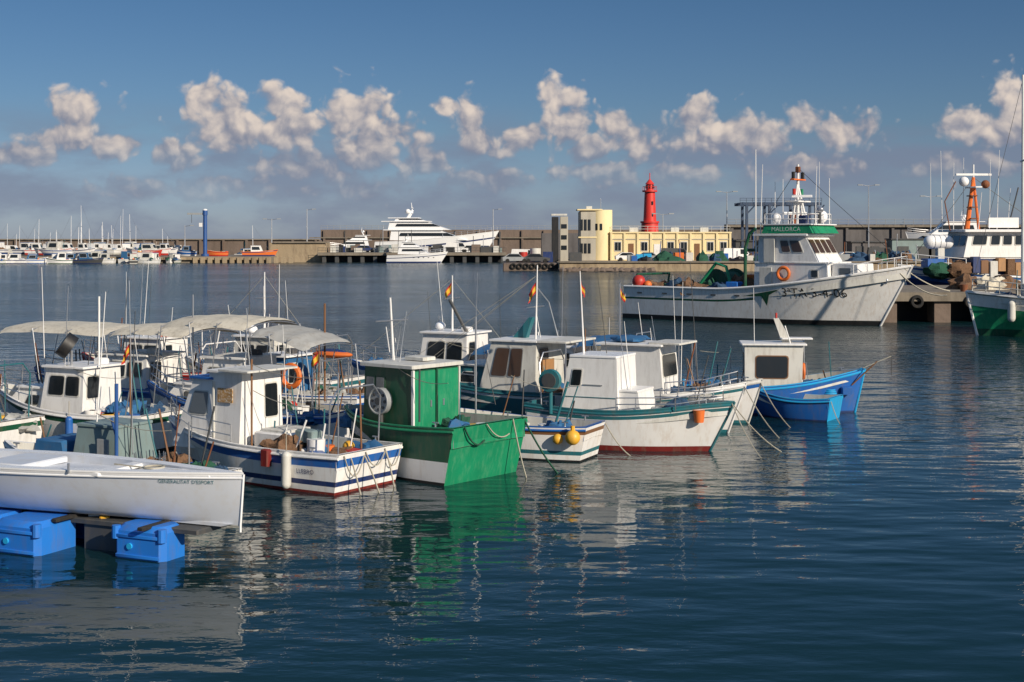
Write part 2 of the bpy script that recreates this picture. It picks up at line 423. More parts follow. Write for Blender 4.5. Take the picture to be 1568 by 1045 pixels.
# green boat
g,H=boat('green_fishing_boat',(-.42,29.42),141,4.3,2.5,1.17,1.22,[('a',-.3,'black'),('a',.06,'hullwhite'),('a',.48,'dgreen'),('s',0,'dgreen')],dip=.1,stern_w=.95,stern_rake=.36,full=.9,rail='green',transom='green',bul=.4,ts=.4)  # sunlit stern painted in as brighter green, shaded sides as darker green
c=g['wheelhouse']
cabin(c,1.55,3.0,1.5,.75,2.26,'dgreen','offwhite',sf=.05,tin=.02,side=[(.58,.74,.52,.85),(.79,.95,.52,.85)],glass='greyglass',frame='dgreen',over=.09,rt=.08)
x=1.535; c.box((x,.38,1.48),(.03,.66,1.44),'green'); c.box((x,-.36,1.48),(.03,.66,1.44),'green')  # brighter green panels colour in the sunlight on the aft face
c.box((x-.015,.01,1.48),(.05,.05,1.5),'dgreen'); c.box((x,.735,1.48),(.07,.05,1.5),'white'); c.box((x,-.72,1.48),(.07,.05,1.5),'offwhite')
c.box((x-.025,.2,1.5),(.03,.04,.14),'metal'); c.box((x-.025,-.2,1.5),(.03,.04,.14),'metal')
w=g['net_hauler']; w.cyl((2.35,.80,1.55),(2.35,.93,1.55),.28,'grey',n=24); w.ring((2.35,.94,1.55),.27,.022,'grey','y',24,6); w.cyl((2.35,.93,1.55),(2.35,.97,1.55),.08,'darkgrey',n=12)
for k in range(8):
    a=k*math.pi/4; w.cyl((2.35+.18*math.cos(a),.925,1.55+.18*math.sin(a)),(2.35+.18*math.cos(a),.945,1.55+.18*math.sin(a)),.035,'darkgrey',n=8)
w.cyl((2.35,.86,.9),(2.35,.86,1.4),.05,'darkgrey')
clutter(g,.3,1.4,1.7,.80,5,11); clutter(g,3.0,3.7,1.0,.85,5,12); std_rig(g,H,6)
r_=g['rigging']; r_.cyl((1.2,-.9,1.2),(1.2,-.9,3.3),.02,'metal'); r_.cyl((2.8,0,2.3),(2.9,0,3.7),.03,'white',.02); r_.cyl((2.85,-.5,3.2),(2.85,.5,3.2),.015,'metal'); r_.box((2.2,-.2,2.4),(.6,.4,.08),'offwhite'); r_.cyl((1.2,.9,1.2),(1.15,.95,2.3),.02,'darkgrey')
mooring(g,(.05,-1.1,1.2),(-.6,-1.6,-.1),.02,.1,'netgreen'); mooring(g,(-.04,.9,1.18),(.02,.2,.85),.02,.2,'netgreen'); mooring(g,(-.04,.2,1.18),(.02,-.6,.9),.014,.15,'rope'); mooring(g,(.0,-.7,1.2),(-.4,-.7,-.1),.016,.1)
g.done()

# small white open boat with yellow buoy
g,H=boat('open_boat',(1.90,32.2),HD+3,4.2,1.6,.78,1.0,bands('hullwhite','black',.04,'wood',-.16,-.07,'white',line='teal'),dip=.08,stern_w=.75,full=.8,rail='blue',bul=.3,stern_rake=.25)
g['thwart'].box((1.2,0,.55),(.3,1.15,.05),'lightwood'); g['thwart'].box((2.6,0,.6),(.3,1.05,.05),'lightwood')
b=g['buoy']; yy=H.y_at(.4,.5); b.ball((.25,yy+.15,.58),.17,'yellow',u=16,w=10); b.cyl((.25,yy+.15,.72),(.25,yy+.15,.84),.05,'yellow'); b.ball((.62,yy+.12,.52),.12,'yellow')
clutter(g,.3,3.4,.9,.45,8,21); std_rig(g,H,22,whips=1)
g['gear'].cyl((1.0,.2,.5),(.6,.2,1.75),.03,'teal')
mooring(g,(0,-.6,.75),(-.7,-.9,-.1)); g.done()

# cabin boat with arched tinted windows
g,H=boat('cabin_fishing_boat',(east(945,36.8),36.8),HD,6.6,2.5,1.05,1.4,bands('teal','black',.06,'white',-.16,-.06,'teal'),dip=.1,rail='teal',bul=.35)
c=g['cabin']
cabin(c,1.9,3.6,1.9,.85,2.3,'offwhite','white',sf=.4,sb=0,side=[(.28,.52,.38,.88),(.56,.84,.38,.88)],front=[(.06,.47,.4,.9),(.53,.94,.4,.9)],back=[(.1,.4,.5,.88)],glass='brownglass',frame='grey')
cabin(c,3.5,5.0,1.7,.95,1.6,'teal','offwhite',sf=.6,side=[(.2,.6,.35,.75)],tin=.15)
c.box((1.87,.25,1.35),(.03,.75,.95),'lightwood'); c.box((1.45,0,2.33),(.9,1.9,.05),'offwhite')
for y in(.9,-.9): c.cyl((1.05,y,1.0),(1.05,y,2.31),.02,'metal')
clutter(g,.3,1.8,1.7,.75,12,31); std_rig(g,H,32,whips=3)
r_=g['rigging']; r_.cyl((2.2,.3,2.3),(2.15,.3,4.3),.03,'white',.015); r_.tube([(1.9,-.5,2.3),(2.1,-.3,3.3),(2.15,.3,3.7)],.015,'metal'); r_.cyl((2.2,-.2,3.2),(2.2,.8,3.2),.015,'metal')
flag(g['flag'],(2.15,.3,3.9),.6,.4,.3,2); r_.cyl((.5,.9,1.0),(.5,.9,2.7),.015,'wood'); r_.prism([(2.6,2.33),(3.0,2.33),(2.5,2.9),(2.4,2.9)],-.1,.1,'teal')
for q in range(3): r_.line((2.2,.3,4.0),(5.6+q*.3,(-1)**q*.5,1.5),.006,'rope',0)
railing(g['railing'],[(3.6,1.1,1.15),(4.9,.95,1.2),(6.2,.35,1.35)],.5); g.done()

# white boat with teal rim and block cabin (bow to the right)
g,H=boat('white_fishing_boat',(5.2,33.2),-25,5.0,2.1,1.0,1.18,[('a',-.3,'antifoul'),('a',.12,'hullwhite'),('s',-.2,'teal'),('s',-.12,'white'),('s',-.06,'teal'),('s',0,'teal')],bow_at=True,dip=.16,bow_rake=.75,stern_w=.85,full=.8,rail='teal',bul=.3,ts=.4)
c=g['cabin']; cabin(c,.8,2.35,1.35,.65,2.15,'white','white_clean',sf=.05,sb=.3,side=[(.12,.3,.55,.8)],front=[],tin=.03,over=.02)
cabin(c,2.2,2.9,1.2,.65,1.35,'white','white',sf=.1,over=.02)
c.tube([(1.0,-.67,1.2),(2.3,-.67,1.2)],.012,'teal',5); c.box((1.7,-.672,1.5),(.5,.02,.02),'grey')
clutter(g,2.9,4.3,1.0,.72,9,41); std_rig(g,H,42)
railing(g['railing'],[(2.4,-.95,.95),(3.8,-.75,1.0),(4.75,-.1,1.15),(3.8,.75,1.0),(2.4,.95,.95)],.3)
g['net_hauler'].cyl((.75,-.95,1.6),(.75,-1.1,1.6),.27,'teal',n=20); g['net_hauler'].cyl((.75,-1.1,1.6),(.75,-1.13,1.6),.18,'darkgrey',n=20); g['net_hauler'].cyl((.75,-1,.8),(.75,-1,1.5),.05,'teal')
g['rigging'].cyl((1.2,0,2.2),(1.1,0,4.2),.03,'white',.012); flag(g['flag'],(1.1,0,4.0),.45,.32,1,4)
mooring(g,(4.95,-.05,1.15),(5.9,-.6,-.1)); mooring(g,(4.9,.1,1.15),(6.1,.7,-.1)); g.done()

g,H=boat('white_cabin_boat',(6.0,36.4),-27,4.5,2.0,.95,1.3,bands('hullwhite','teal',.08,'teal',-.2,-.12,'white'),bow_at=True,bow_rake=.6,rail='white',ts=.4)
c=g['cabin']; cabin(c,.7,2.5,1.3,.6,2.2,'white','white',sf=.15,side=[(.3,.55,.5,.78)],front=[(.1,.9,.5,.85)],over=.12)
c.box((2.5,0,2.28),(.9,1.3,.05),'offwhite'); 
for y in(.5,-.5): c.cyl((2.85,y,.8),(2.85,y,2.26),.02,'metal')
clutter(g,2.6,3.9,1.0,.75,8,51); std_rig(g,H,52); mooring(g,(4.4,0,1.3),(5.6,-.4,-.1)); g['rigging'].cyl((1,0,2.2),(1,0,3.8),.02,'metal'); flag(g['flag'],(1,0,3.7),.4,.3,.5,11)
g['cover'].ball((1.3,0,2.33),(.5,.5,.10),'canvasblue',.3,18,8,3,2.27)
railing(g['railing'],[(2.6,-.85,.95),(3.6,-.6,1.05),(4.3,-.1,1.25),(3.6,.6,1.05)],.35); g.done()

g,H=boat('white_open_boat',(6.75,38.3),-27,4.6,1.8,.8,1.2,bands('hullwhite','teal',.08,'blue',-.2,-.1,'white'),bow_at=True,bow_rake=.5,rail='offwhite',ts=.4)
g['console'].box((1.6,0,1.1),(.6,.7,.9),'white',tx=.8); g['console'].box((1.95,0,1.65),(.05,.6,.3),'glass',tx=.6)
clutter(g,.4,3.8,1.1,.6,14,61); std_rig(g,H,62); mooring(g,(4.5,0,1.2),(5.6,-.4,-.1)); g.done()

# blue boat, bow to right
g,H=boat('blue_fishing_boat',(10.15,40.9),-6,5.2,2.0,.8,1.25,bands('blue','navy',.05,'cyan',-.10,-.03,'blue'),bow_at=True,dip=.12,bow_rake=.35,rail='cyan',bul=.25,ts=.5)
c=g['wheelhouse']; cabin(c,1.75,3.35,1.25,.5,1.95,'offwhite','white',sf=-.05,sb=.0,side=[(.2,.74,.36,.78)],front=[(.15,.85,.4,.8)],back=[(.2,.8,.1,.8)],frame='wood',over=.1)
r_=g['rigging']; r_.prism([(2.85,1.98),(3.15,1.98),(2.75,2.7),(2.6,2.7)],-.06,.06,'offwhite'); r_.box((3.25,0,2.12),(.9,.5,.04),'white'); r_.cyl((2.68,-.05,2.7),(2.68,-.05,2.85),.03,'red')
r_.cyl((3.5,.3,.7),(3.5,.3,2.1),.02,'metal'); r_.cyl((3.45,-.4,.7),(2.9,-.4,2.5),.018,'white')
clutter(g,3.5,4.6,1.0,.55,9,71); clutter(g,.1,1.6,1.2,.55,10,72); std_rig(g,H,73,whips=1)
r_.cyl((4.8,-.2,.8),(5.5,-.3,1.5),.02,'wood'); r_.cyl((5.9,-.3,1.1),(5.9,-.3,1.7),.012,'darkgrey'); r_.cyl((5.1,-.3,1.3),(5.9,-.3,1.65),.012,'rope')
g['lifebuoy'].ring((3.42,-.35,1.2),.2,.05,'orange','x',16,6)
mooring(g,(.9,-.9,.8),(1.5,-1.9,-.1)); mooring(g,(.8,-.9,.8),(.3,-2.3,-.1)); g.done()
g,H=boat('dinghy',(8.95,39.2),150,2.6,1.35,.62,.8,bands('blue','navy',.04,'navy',-.12,-.04,'blue'),transom='cyan',rail='cyan',stern_w=.9,stern_rake=.15,bul=.25)  # cyan transom on a blue hull paints in the sun-hit facet
g['thwart'].box((.9,0,.45),(.25,1.0,.04),'cyan'); g['thwart'].box((1.7,0,.48),(.25,.8,.04),'lightwood')
mooring(g,(0,.5,.55),(-.5,.9,-.1)); g.done()

# back row boats
def wh_boat(name,p,q,L,B,seed,base,stripe,cx0,cx1,top,cabm='white',glass='glass',can=None,mast=0,low=True,h=HD,roof='white',flg=False):
    r=random.Random(seed)
    g,H=boat(name,pq(p,q),h,L,B,r.uniform(.85,1.0),r.uniform(1.2,1.4),bands(base,'black',.06,stripe,-.2,-.08,base),rail=r.choice(['white',stripe]),bul=.32)
    c=g['cabin']; ww=B*.62
    cabin(c,cx0,cx1,ww,.6,top,cabm,roof,sf=r.uniform(.1,.4),sb=0,side=[(.1,.42,.5,.85),(.48,.85,.5,.85)],front=[(.05,.48,.45,.88),(.52,.95,.45,.88)],back=[(.1,.4,.45,.85)],glass=glass,over=.1)
    if low: cabin(c,cx1-.05,min(L-.8,cx1+1.4),ww*.9,.7,1.35,cabm,roof,sf=.6,side=[(.15,.5,.4,.75)],tin=.12)
    if can: canopy(g['canopy'],can[0],can[1],B*.95,can[2],can[3],base=.9)
    clutter(g,.3,cx0-.1,B*.7,.65,10,seed+1); clutter(g,cx1,L-1,B*.4,.95,6,seed+2)
    std_rig(g,H,seed,whips=3)
    r_=g['rigging']
    r_.box((cx0+.3,r.uniform(-.3,.3),top+.12),(.3,.25,.14),r.choice(['white','orange','darkgrey'])); r_.cyl((cx1-.5,.2,top),(cx1-.5,.2,top+.5),.015,'metal')
    if mast:
        x=(cx0+cx1)/2; r_.cyl((x,0,top),(x,0,mast),.035,'white',.018); r_.cyl((x,-.45,top+.6*(mast-top)),(x,.45,top+.6*(mast-top)),.015,'metal')
        r_.line((x,0,mast-.1),(L-.2,0,1.3),.006,'rope',0); r_.line((x,0,mast-.1),(.1,.4,1.0),.006,'rope',0)
        c.ball((x+.3,.2,top+.2),(.16,.16,.12),'white_clean')
        if flg: flag(g['flag'],(x,0,mast-.15),.6,.42,.2,seed)
    railing(g['railing'],[(L*.6,B*.42,1.0),(L*.8,B*.3,1.1),(L-.15,.05,1.3),(L*.8,-B*.3,1.1),(L*.6,-B*.42,1.0)],.45)
    fender(g['fender'],(L*.35,H.y_at(L*.35,.5)+.1,.5),r.choice(['offwhite','blue','orange'])); fender(g['fender'],(L*.6,H.y_at(L*.6,.5)+.1,.5),'offwhite')
    return g
g=wh_boat('cabin_boat',17.9,37.0,6.6,2.3,101,'white','blue',2.1,3.8,2.2,glass='glass',mast=3.9,flg=True,roof='white'); canopy(g['canopy'],.2,1.8,1.9,1.8,'canvasblue',base=.9); g['spar'].cyl((2.3,.3,2.25),(2.7,.6,3.2),.05,'darkgrey'); g.done()
g=wh_boat('blue_fishing_boat',20.0,31.4,5.6,2.1,111,'blue','white',2.4,3.6,1.85,cabm='canvasblue',mast=0); hull_text(g,g.H,'ESPERANZA',1.7,.75,.16,1,'white'); g['dinghy'].ball((1.2,.2,1.95),(.62,.24,.10),'orange',u=20,w=10); g['dinghy'].ball((1.2,.2,2.0),(.45,.14,.10),'navy'); 
for x in(.7,1.7): g['dinghy'].cyl((x,.2,.6),(x,.2,1.9),.02,'metal')
g.done()
g=wh_boat('cabin_boat',18.9,28.5,6.2,2.3,121,'white','blue',2.6,4.1,2.05,can=(2.2,4.8,2.95,'canvas'),mast=0); canopy(g['canopy'],.5,2.1,2.1,2.5,'canvasgrey',crown=.1,base=.9,slope=.35); g['lifebuoy'].ring((1.0,.95,1.75),.25,.07,'orange','y',18,7)
g['rigging'].cyl((4.3,.5,1),(4.3,.5,3.6),.02,'metal'); g['rigging'].cyl((1.1,-.6,1),(1.1,-.6,3.4),.025,'wood'); flag(g['flag'],(.3,.8,2.4),.5,.36,.3,7); g['rigging'].cyl((.3,.8,.9),(.3,.8,2.5),.015,'wood'); g.done()
g=wh_boat('cabin_boat',22.4,26.1,5.6,2.2,131,'white','dgreen',2.0,3.4,1.9,can=None); g['radar'].cyl((2.6,.4,2.35),(2.75,.55,2.5),.3,'black',n=20); g['radar'].cyl((2.6,.4,1.9),(2.6,.4,2.3),.03,'metal'); g['rigging'].cyl((2.1,0,1.9),(2.1,0,3.6),.025,'white'); flag(g['flag'],(.4,.8,2.6),.5,.36,.3,9); g['rigging'].cyl((.4,.8,.9),(.4,.8,2.7),.02,'wood'); g.done()
g=wh_boat('motor_boat',24.2,31.0,7.4,2.5,141,'white','blue',2.5,4.2,1.75,can=None,low=True); canopy(g['canopy'],.8,3.4,2.4,2.5,'canvas',base=1.0); canopy(g['canopy'],3.6,7.6,2.4,2.45,'canvas',base=1.0); g.done()
wh_boat('fishing_boat',22.8,34.4,6.0,2.2,151,'white','teal',2.2,3.8,2.1,mast=4.0,cabm='offwhite').done()
wh_boat('cabin_boat',24.3,23.3,5.2,2.1,161,'white','dgreen',1.6,3.0,1.75,cabm='white').done()
wh_boat('fishing_boat',27.2,34.6,6.0,2.2,171,'white','red',2.2,3.8,1.9,mast=0).done()
wh_boat('cabin_boat',30,27.6,6.0,2.2,181,'white','blue',2.2,3.8,1.8).done()
g=wh_boat('cabin_boat',15.4,39.6,5.2,2.2,191,'blue','white',2.4,3.6,1.7,can=(.3,2.1,1.95,'canvasblue'),mast=0); g.done()

# grey-green workboat behind the skiff
g,H=boat('work_boat',(-5.45,26.3),HD,5.4,1.85,.62,.9,bands('offwhite','black',.05,'teal',-.18,-.1,'white'),rail='white',bul=.25)
c=g['console']; cabin(c,1.9,3.1,1.15,.4,1.42,'greygreen','greygreen',sf=.15,sb=.1,tin=.08,over=.03); c.box((2.2,.62,1.0),(.28,.03,.45),'grey')
g['rigging'].cyl((1.75,.75,.5),(1.75,.75,2.3),.035,'craneblue'); g['rigging'].cyl((1.75,.75,1.3),(2.1,.5,1.6),.025,'craneblue')
g['gear'].box((3.7,0,.85),(.9,1.0,.5),'canvasblue',tx=.8); clutter(g,.3,1.7,1.2,.42,12,201); clutter(g,3.2,4.6,.9,.5,10,202); std_rig(g,H,203)
g['pot'].ring((1.3,.35,.85),.28,.012,'metal'); g['pot'].ring((1.3,.35,.6),.28,.012,'metal')
for k in range(14):
    a=k*math.pi/7; g['pot'].cyl((1.3+.28*math.cos(a),.35+.28*math.sin(a),.45),(1.3+.28*math.cos(a+.3),.35+.28*math.sin(a+.3),1.0),.008,'metal',n=4)
g.done()

# sailing skiff on the pontoon
d=Vector((.91,-.41,0)).normalized(); hd=math.degrees(math.atan2(d.y,d.x))
bowp=Vector((-4.16,22.05,0)); Ls=7.0; p0=bowp-d*Ls
g=G('sailing_skiff',(p0.x,p0.y,.54),rad(hd))
H=Hull(Ls,1.8,lambda t:.80-.10*(1-t),draft=0,bow_rake=.06,stern_rake=0,stern_w=.8,ts=.35,pw=1.7,full=.40,be=.5)
H.build(g,[('a',0.0,'skiffgrey'),('a',.1,'skiffgrey'),('a',.35,'skiffgrey'),('s',-.03,'white_clean'),('s',0,'white_clean')],bul=.10,deck='skiffgrey',inner='skiffgrey',rail='white_clean',rr=.018,capw=.22)
hull_text(g,H,'GENERALITAT D\'ESPORT',6.1,.66,.08,-1,'teal')
g['keel'].prism([(1,0.02),(6.8,0.02),(6.6,-.03),(1.2,-.03)],-.05,.05,'skiffgrey')
g['cleats'].cyl((4.2,-.75,.75),(4.2,-.75,.90),.02,'metal'); g['foredeck'].box((5.9,0,.76),(1.2,.35,.04),'white_clean')
g['foredeck'].box((2.6,0,.72),(.9,1.1,.10),'skiffgrey'); g['foredeck'].box((4.6,0,.74),(.25,1.3,.06),'white_clean')
g['rope'].line((6.7,0,.8),(4.4,.1,.78),.015,'rope',.02); g['rope'].ring((5.2,.1,.78),.16,.02,'rope')
g.done()
# floating pontoon
g=G('floating_pontoon',(p0.x,p0.y,0),rad(hd))
m=g['floats']
def fl(fx,fy,w=.92,dd=.95):
    m.box((fx,fy,.17),(w,dd,.70),'floatblue',ch=.09)
    for z in(.05,.36): m.box((fx,fy-dd/2-.01,z),(w*.86,.03,.05),'floatblue',ch=.01)
    for sx in(-.5,.5): m.cyl((fx+sx*w*.9,fy-dd/2+.03,.30),(fx+sx*w*.9,fy-dd/2+.03,.50),.07,'floatblue',n=10)
    m.cyl((fx-.15,fy-dd/2-.03,.2),(fx-.15,fy-dd/2,.2),.05,'cyan',n=10)
for fx in(.3,1.35,2.4,3.40): fl(fx,-.62,.98)
fl(5.45,-.30,.98,.62)
for fx in(1.2,3.3): fl(fx,.75)
g['frame'].box((2.9,0.1,.45),(7.0,.9,.08),'darkgrey'); g['frame'].box((2.6,.9,.50),(6.4,.1,.08),'rust'); g['frame'].box((4.65,.2,.2),(1.1,1.0,.46),'darkgrey')
for x in(1.7,3.9,5.6): g['frame'].box((x,0,.51),(.12,1.5,.05),'tyre')
clutter(g,4.1,4.9,1.0,.42,4,301,.5)
g.done()

# ------------------------------------------------------------------ big trawler
hT=-38.0; dT=dirv(hT); LT=18.0
st=Vector((22.6,80.2,0))-dT*LT
g=G('fishing_trawler',st,rad(hT))
def shT(t):
    return 2.0+.05*(1-t)+ (0 if t<.36 else 1.5*((t-.36)/.64)**1.5)
H=Hull(LT,5.2,shT,draft=.7,bow_rake=2.3,stern_rake=-.3,stern_w=.85,ts=.58,pw=2.2,full=.8,be=1.0)
H.build(g,[('a',-.7,'black'),('a',.28,'hullwhite'),('s',-.82,('dgreen',.52,'hullwhite')),('s',-.70,'hullwhite'),('s',-.08,'dgreen'),('s',0,'white')],bul=.7,rail='white',rr=.07,capw=.15,n=50,deck='deck',sub=4)
hull_text(g,H,'3ªTA-3-4-06',12.9,1.85,.72,-1,'black',.05)
m=g['bow_ornament']
pts=[(8.6,1.60),(9.8,1.62),(10.1,1.05),(10.3,1.70),(11.0,2.05),(10.1,1.88)]
m.add([(a,-H.y_at(a,b)-.05,b) for a,b in pts],[(0,1,5),(1,2,3),(1,3,5),(3,4,5)],'dgreen')
c=g['wheelhouse']
cabin(c,8.9,13.6,3.5,1.6,3.55,'white','white',sf=.1,tin=.1,sc=2,over=.05,rt=.08,side=[(.80,.88,.6,.8)])
cabin(c,9.1,13.0,3.3,3.6,5.15,'white','white',sf=.9,tin=.15,sc=2,over=.3,rt=.12,side=[(.45,.6,.4,.82),(.64,.82,.4,.82)],front=[(.04,.24,.35,.85),(.28,.48,.35,.85),(.52,.72,.35,.85),(.76,.96,.35,.85)],glass='brownglass')
c.prism([(9.4,5.3),(12.7,5.3),(12.4,5.78),(9.6,5.78)],-1.75,1.75,'green',.1)
c.box((11.0,0,5.82),(3.2,3.4,.07),'white')
hull_text(g,None,'MALLORCA',11.0,5.54,.36,-1,'white',1.76)
c.box((9.9,-1.72,4.3),(.7,.06,1.4),'offwhite'); c.box((9.7,-1.79,2.5),(.8,.06,1.6),'offwhite')
railing(g['railing'],[(9.0,-1.6,3.65),(9.0,1.6,3.65)],.9,.03,'white'); railing(g['railing'],[(9.5,-1.5,5.85),(12.3,-1.5,5.85),(12.3,1.5,5.85),(9.5,1.5,5.85)],.6,.025,'white')
c.box((14.4,0,2.95),(1.7,2.2,1.2),'white',tx=.9); c.box((14.4,-1.09,3.1),(.7,.05,.4),'greyglass')
m=g['mast']
m.cyl((10.9,0,5.8),(10.9,0,9.4),.13,'white',.07,n=10); m.cyl((10.4,0,5.8),(10.85,0,8.0),.06,'white'); m.cyl((11.5,0,5.8),(10.95,0,8.0),.06,'white')
m.cyl((10.9,-.7,5.8),(10.9,-.1,8.2),.05,'white'); m.cyl((10.9,.7,5.8),(10.9,.1,8.2),.05,'white')
m.box((10.9,0,7.2),(.9,1.6,.08),'white'); m.box((10.9,0,8.5),(.3,1.5,.08),'orange'); m.cyl((10.9,-.6,8.5),(10.9,-.6,8.95),.11,'black'); m.cyl((10.9,.6,8.5),(10.9,.6,8.95),.11,'black'); m.cyl((10.9,-.5,7.6),(10.9,-.5,7.95),.1,'red'); m.cyl((10.9,.5,7.6),(10.9,.5,7.95),.1,'green')
m.box((10.9,0,9.1),(.25,.25,.35),'rust'); m.box((11.3,-.3,7.5),(1.2,.12,.14),'white_clean',rz=.4); m.box((10.6,.2,6.5),(1.8,.14,.16),'white_clean',rz=1.2)
m.ball((12.0,.9,6.3),(.35,.35,.38),'white_clean'); m.ball((10.0,-1.0,6.2),(.28,.28,.32),'white_clean'); m.box((11.8,-1.0,6.1),(.5,.5,.5),'navy'); m.box((10.3,1.0,6.2),(.6,.5,.7),'orange'); m.cyl((12.3,0,5.85),(12.3,0,6.6),.1,'darkgrey'); m.ball((12.3,0,6.7),(.25,.2,.2),'metal')
a=g['antennas']
antenna(a,8.9,-1.5,3.6,10.3,0,0,.05); antenna(a,9.3,1.2,5.2,8.6,0,0,.03); antenna(a,12.6,-1.2,5.8,9.2,.1,0,.03); antenna(a,12.3,1.3,5.8,8.6,0,0,.03); antenna(a,9.6,-.4,5.8,8.4,0,0,.03); antenna(a,9.1,-1.3,5.2,9.4,.15,0,.03); antenna(a,11.6,1.4,5.8,9.6,0,0,.025)
a.line((10.9,0,9.2),(17.6,0,3.6),.015,'darkgrey',.1); a.line((10.9,0,9.2),(8.4,0,5.8),.015,'darkgrey',.05)
g['lifebuoy'].ring((10.9,-1.86,2.95),.36,.1,'orange','y',20,8)
m=g['aft_gantry']
for y in(1.7,-1.7): m.tube([(8.3,y,1.4),(8.3,y,4.4),(8.6,y,5.3),(9.0,y,5.6)],.10,'dgreen',8)
m.cyl((8.3,-1.7,4.3),(8.3,1.7,4.3),.1,'dgreen'); 
for y in(1.9,-1.9): m.cyl((.6,y,1.5),(.8,y,2.8),.07,'dgreen')
m.cyl((.8,-1.9,2.75),(.8,1.9,2.75),.07,'dgreen')
w=g['net_drum']; w.cyl((5.9,-1.0,2.3),(5.9,1.3,2.3),.65,'netgreen',n=18); 
for y in(-1.0,1.3): w.cyl((5.9,y-.05,2.3),(5.9,y+.05,2.3),.85,'dgreen',n=24)
w.tube([(4.9,-1.5,2.0),(5.5,-1.5,2.7),(6.2,-1.5,3.5),(6.9,-1.5,3.3),(7.2,-1.5,2.2)],.10,'green',7)
for i in range(10): g['nets'].ball((1.4+i*.72,R.uniform(-1.7,.4),1.7),(.9,.8,R.uniform(.5,.95)),['netbrown','netbrown','netgreen','netblue'][i%4],.5,20,14,i,1.3)
g['buoy'].ball((.9,-1.9,2.3),.42,'red',u=16,w=10); g['buoy'].ball((1.5,-1.8,2.1),.26,'orange',u=16,w=10); g['crates'].box((7.4,-1.4,2.0),(.8,.7,.8),'floatblue'); g['crates'].box((7.6,.6,2.2),(.8,.7,1.2),'orange')
g['hawse'].ring((16.6,-H.y_at(16.6,2.6)-.02,2.6),.16,.05,'metal','y')
for x in (1.2,3.1,4.9,6.6,8.2): g['scuppers'].box((x,-H.y_at(x,1.6)-.01,1.62),(.35,.04,.08),'darkgrey')
railing(g['railing'],[(15.2,-1.7,3.0),(16.6,-1.0,3.3),(17.7,-.1,3.5),(16.6,1.0,3.3),(15.2,1.7,3.0)],.5,.025,'white',False)
mooring(g,(17.6,-.2,3.3),(19.3,2.2,2.0),.04,.2); mooring(g,(17.3,-.3,3.1),(19.6,1.0,1.8),.04,.4)
g.done()

# ------------------------------------------------------------------ right quay and boats there
g=G('concrete_quay',(0,0,0))
m=g['slab']; m.box((61,90.6,1.55),(78.5,12.5,.55),'concrete',ch=.05)
m=g['piers']
for i in range(14): m.box((22.4+i*3.2,85.3,.2),(1.0,1.4,2.2),'wallstone')
m.box((61,88.3,.3),(78,3.0,2.0),'black')  # black block painted in as the shade of the openings between piers
for i in range(9): g['tyre_fenders'].ring((24+i*3.2,84.28,1.25),.3,.11,'tyre','y')
for x in(22.6,27): g['bollards'].cyl((x,85,1.8),(x,85,2.25),.18,'rust',.24,n=12)
g.done()

L=15; dd=dirv(168); s0=Vector((23.5,73.6,0))-dd*L
g=G('green_trawler',s0,rad(168))
H=Hull(L,4.4,lambda t:1.55+.75*t**2,draft=.6,bow_rake=.7,stern_rake=-.3,stern_w=.85,ts=.5,full=.8)
H.build(g,[('a',-.6,'dgreen'),('a',.35,'green'),('s',-.75,'hullwhite'),('s',-.15,'dgreen'),('s',0,'white')],rail='white',rr=.06,bul=.5,capw=.14,n=34)
cabin(g['wheelhouse'],5.5,8.5,2.8,1.2,4.6,sf=.5,sc=2,side=[(.1,.4,.6,.85),(.5,.85,.6,.85)],over=.25)
g['mast'].cyl((12.2,0,1.5),(12.2,0,13.4),.12,'white',.06,n=10); g['mast'].cyl((12.2,-.8,9),(12.2,.8,9),.05,'white')
for e in((14.8,0,2.2),(6,1.8,1.8),(6,-1.8,1.8),(1,0,1.6),(9,0,1.8)): g['rigging'].line((12.2,0,13.2),e,.014,'darkgrey')
g['gear'].ball((10.5,.3,2.1),(1.2,.9,.7),'netbrown',.4,20,12,3); g['gear'].box((11.8,.7,2.3),(1,.7,.8),'offwhite'); clutter(g,9,14,1.5,1.7,12,401,1.6)
railing(g['railing'],[(11,2.0,2.0),(13.5,1.2,2.2),(14.7,.1,2.3)],.6,.025,'offwhite')
for x in(11.2,12.9): fender(g['fender'],(x,H.y_at(x,1.2)+.3,1.3),'offwhite',.7,.2)
g.done()

dd=dirv(186); L=17; s0=Vector((27.0,99.5,0))-dd*L
g=G('blue_trawler',s0,rad(186))
H=Hull(L,5,lambda t:2.1+1.1*t**2.2,draft=.7,bow_rake=1.6,stern_rake=-.2,stern_w=.85,ts=.5)
H.build(g,[('a',-.7,'antifoul'),('a',.3,'navy'),('s',-.9,'blue'),('s',-.5,'white'),('s',-.25,'blue'),('s',0,'white')],rail='white',rr=.06,bul=.6,capw=.15,n=34)
c=g['wheelhouse']
cabin(c,8.8,12.6,3.5,2.0,3.6,'navy','white',sf=.1,sc=2); cabin(c,8.4,13.0,3.6,3.7,5.45,sf=.4,sc=2.2,side=[(.06,.2,.5,.85),(.26,.4,.5,.85),(.46,.6,.5,.85),(.68,.9,.5,.85)],front=[(.05,.3,.45,.85),(.35,.65,.45,.85),(.7,.95,.45,.85)],over=.55,rt=.18)
c.cyl((13.7,.6,4.75),(14.9,.6,4.75),.48,'white_clean',n=18); c.ball((13.7,.6,4.75),.475,'white_clean',u=18,w=10); c.ball((14.9,.6,4.75),.475,'white_clean',u=18,w=10)
for x in(13.9,14.3,14.7): c.ring((x,.6,4.75),.485,.02,'grey','x',18,5)
c.box((14.2,.6,3.7),(.5,.5,1.3),'offwhite'); c.box((10,1.5,6.1),(2.2,.1,.7),'white'); c.box((14.8,1.0,3.2),(1.4,1.2,.8),'blue')
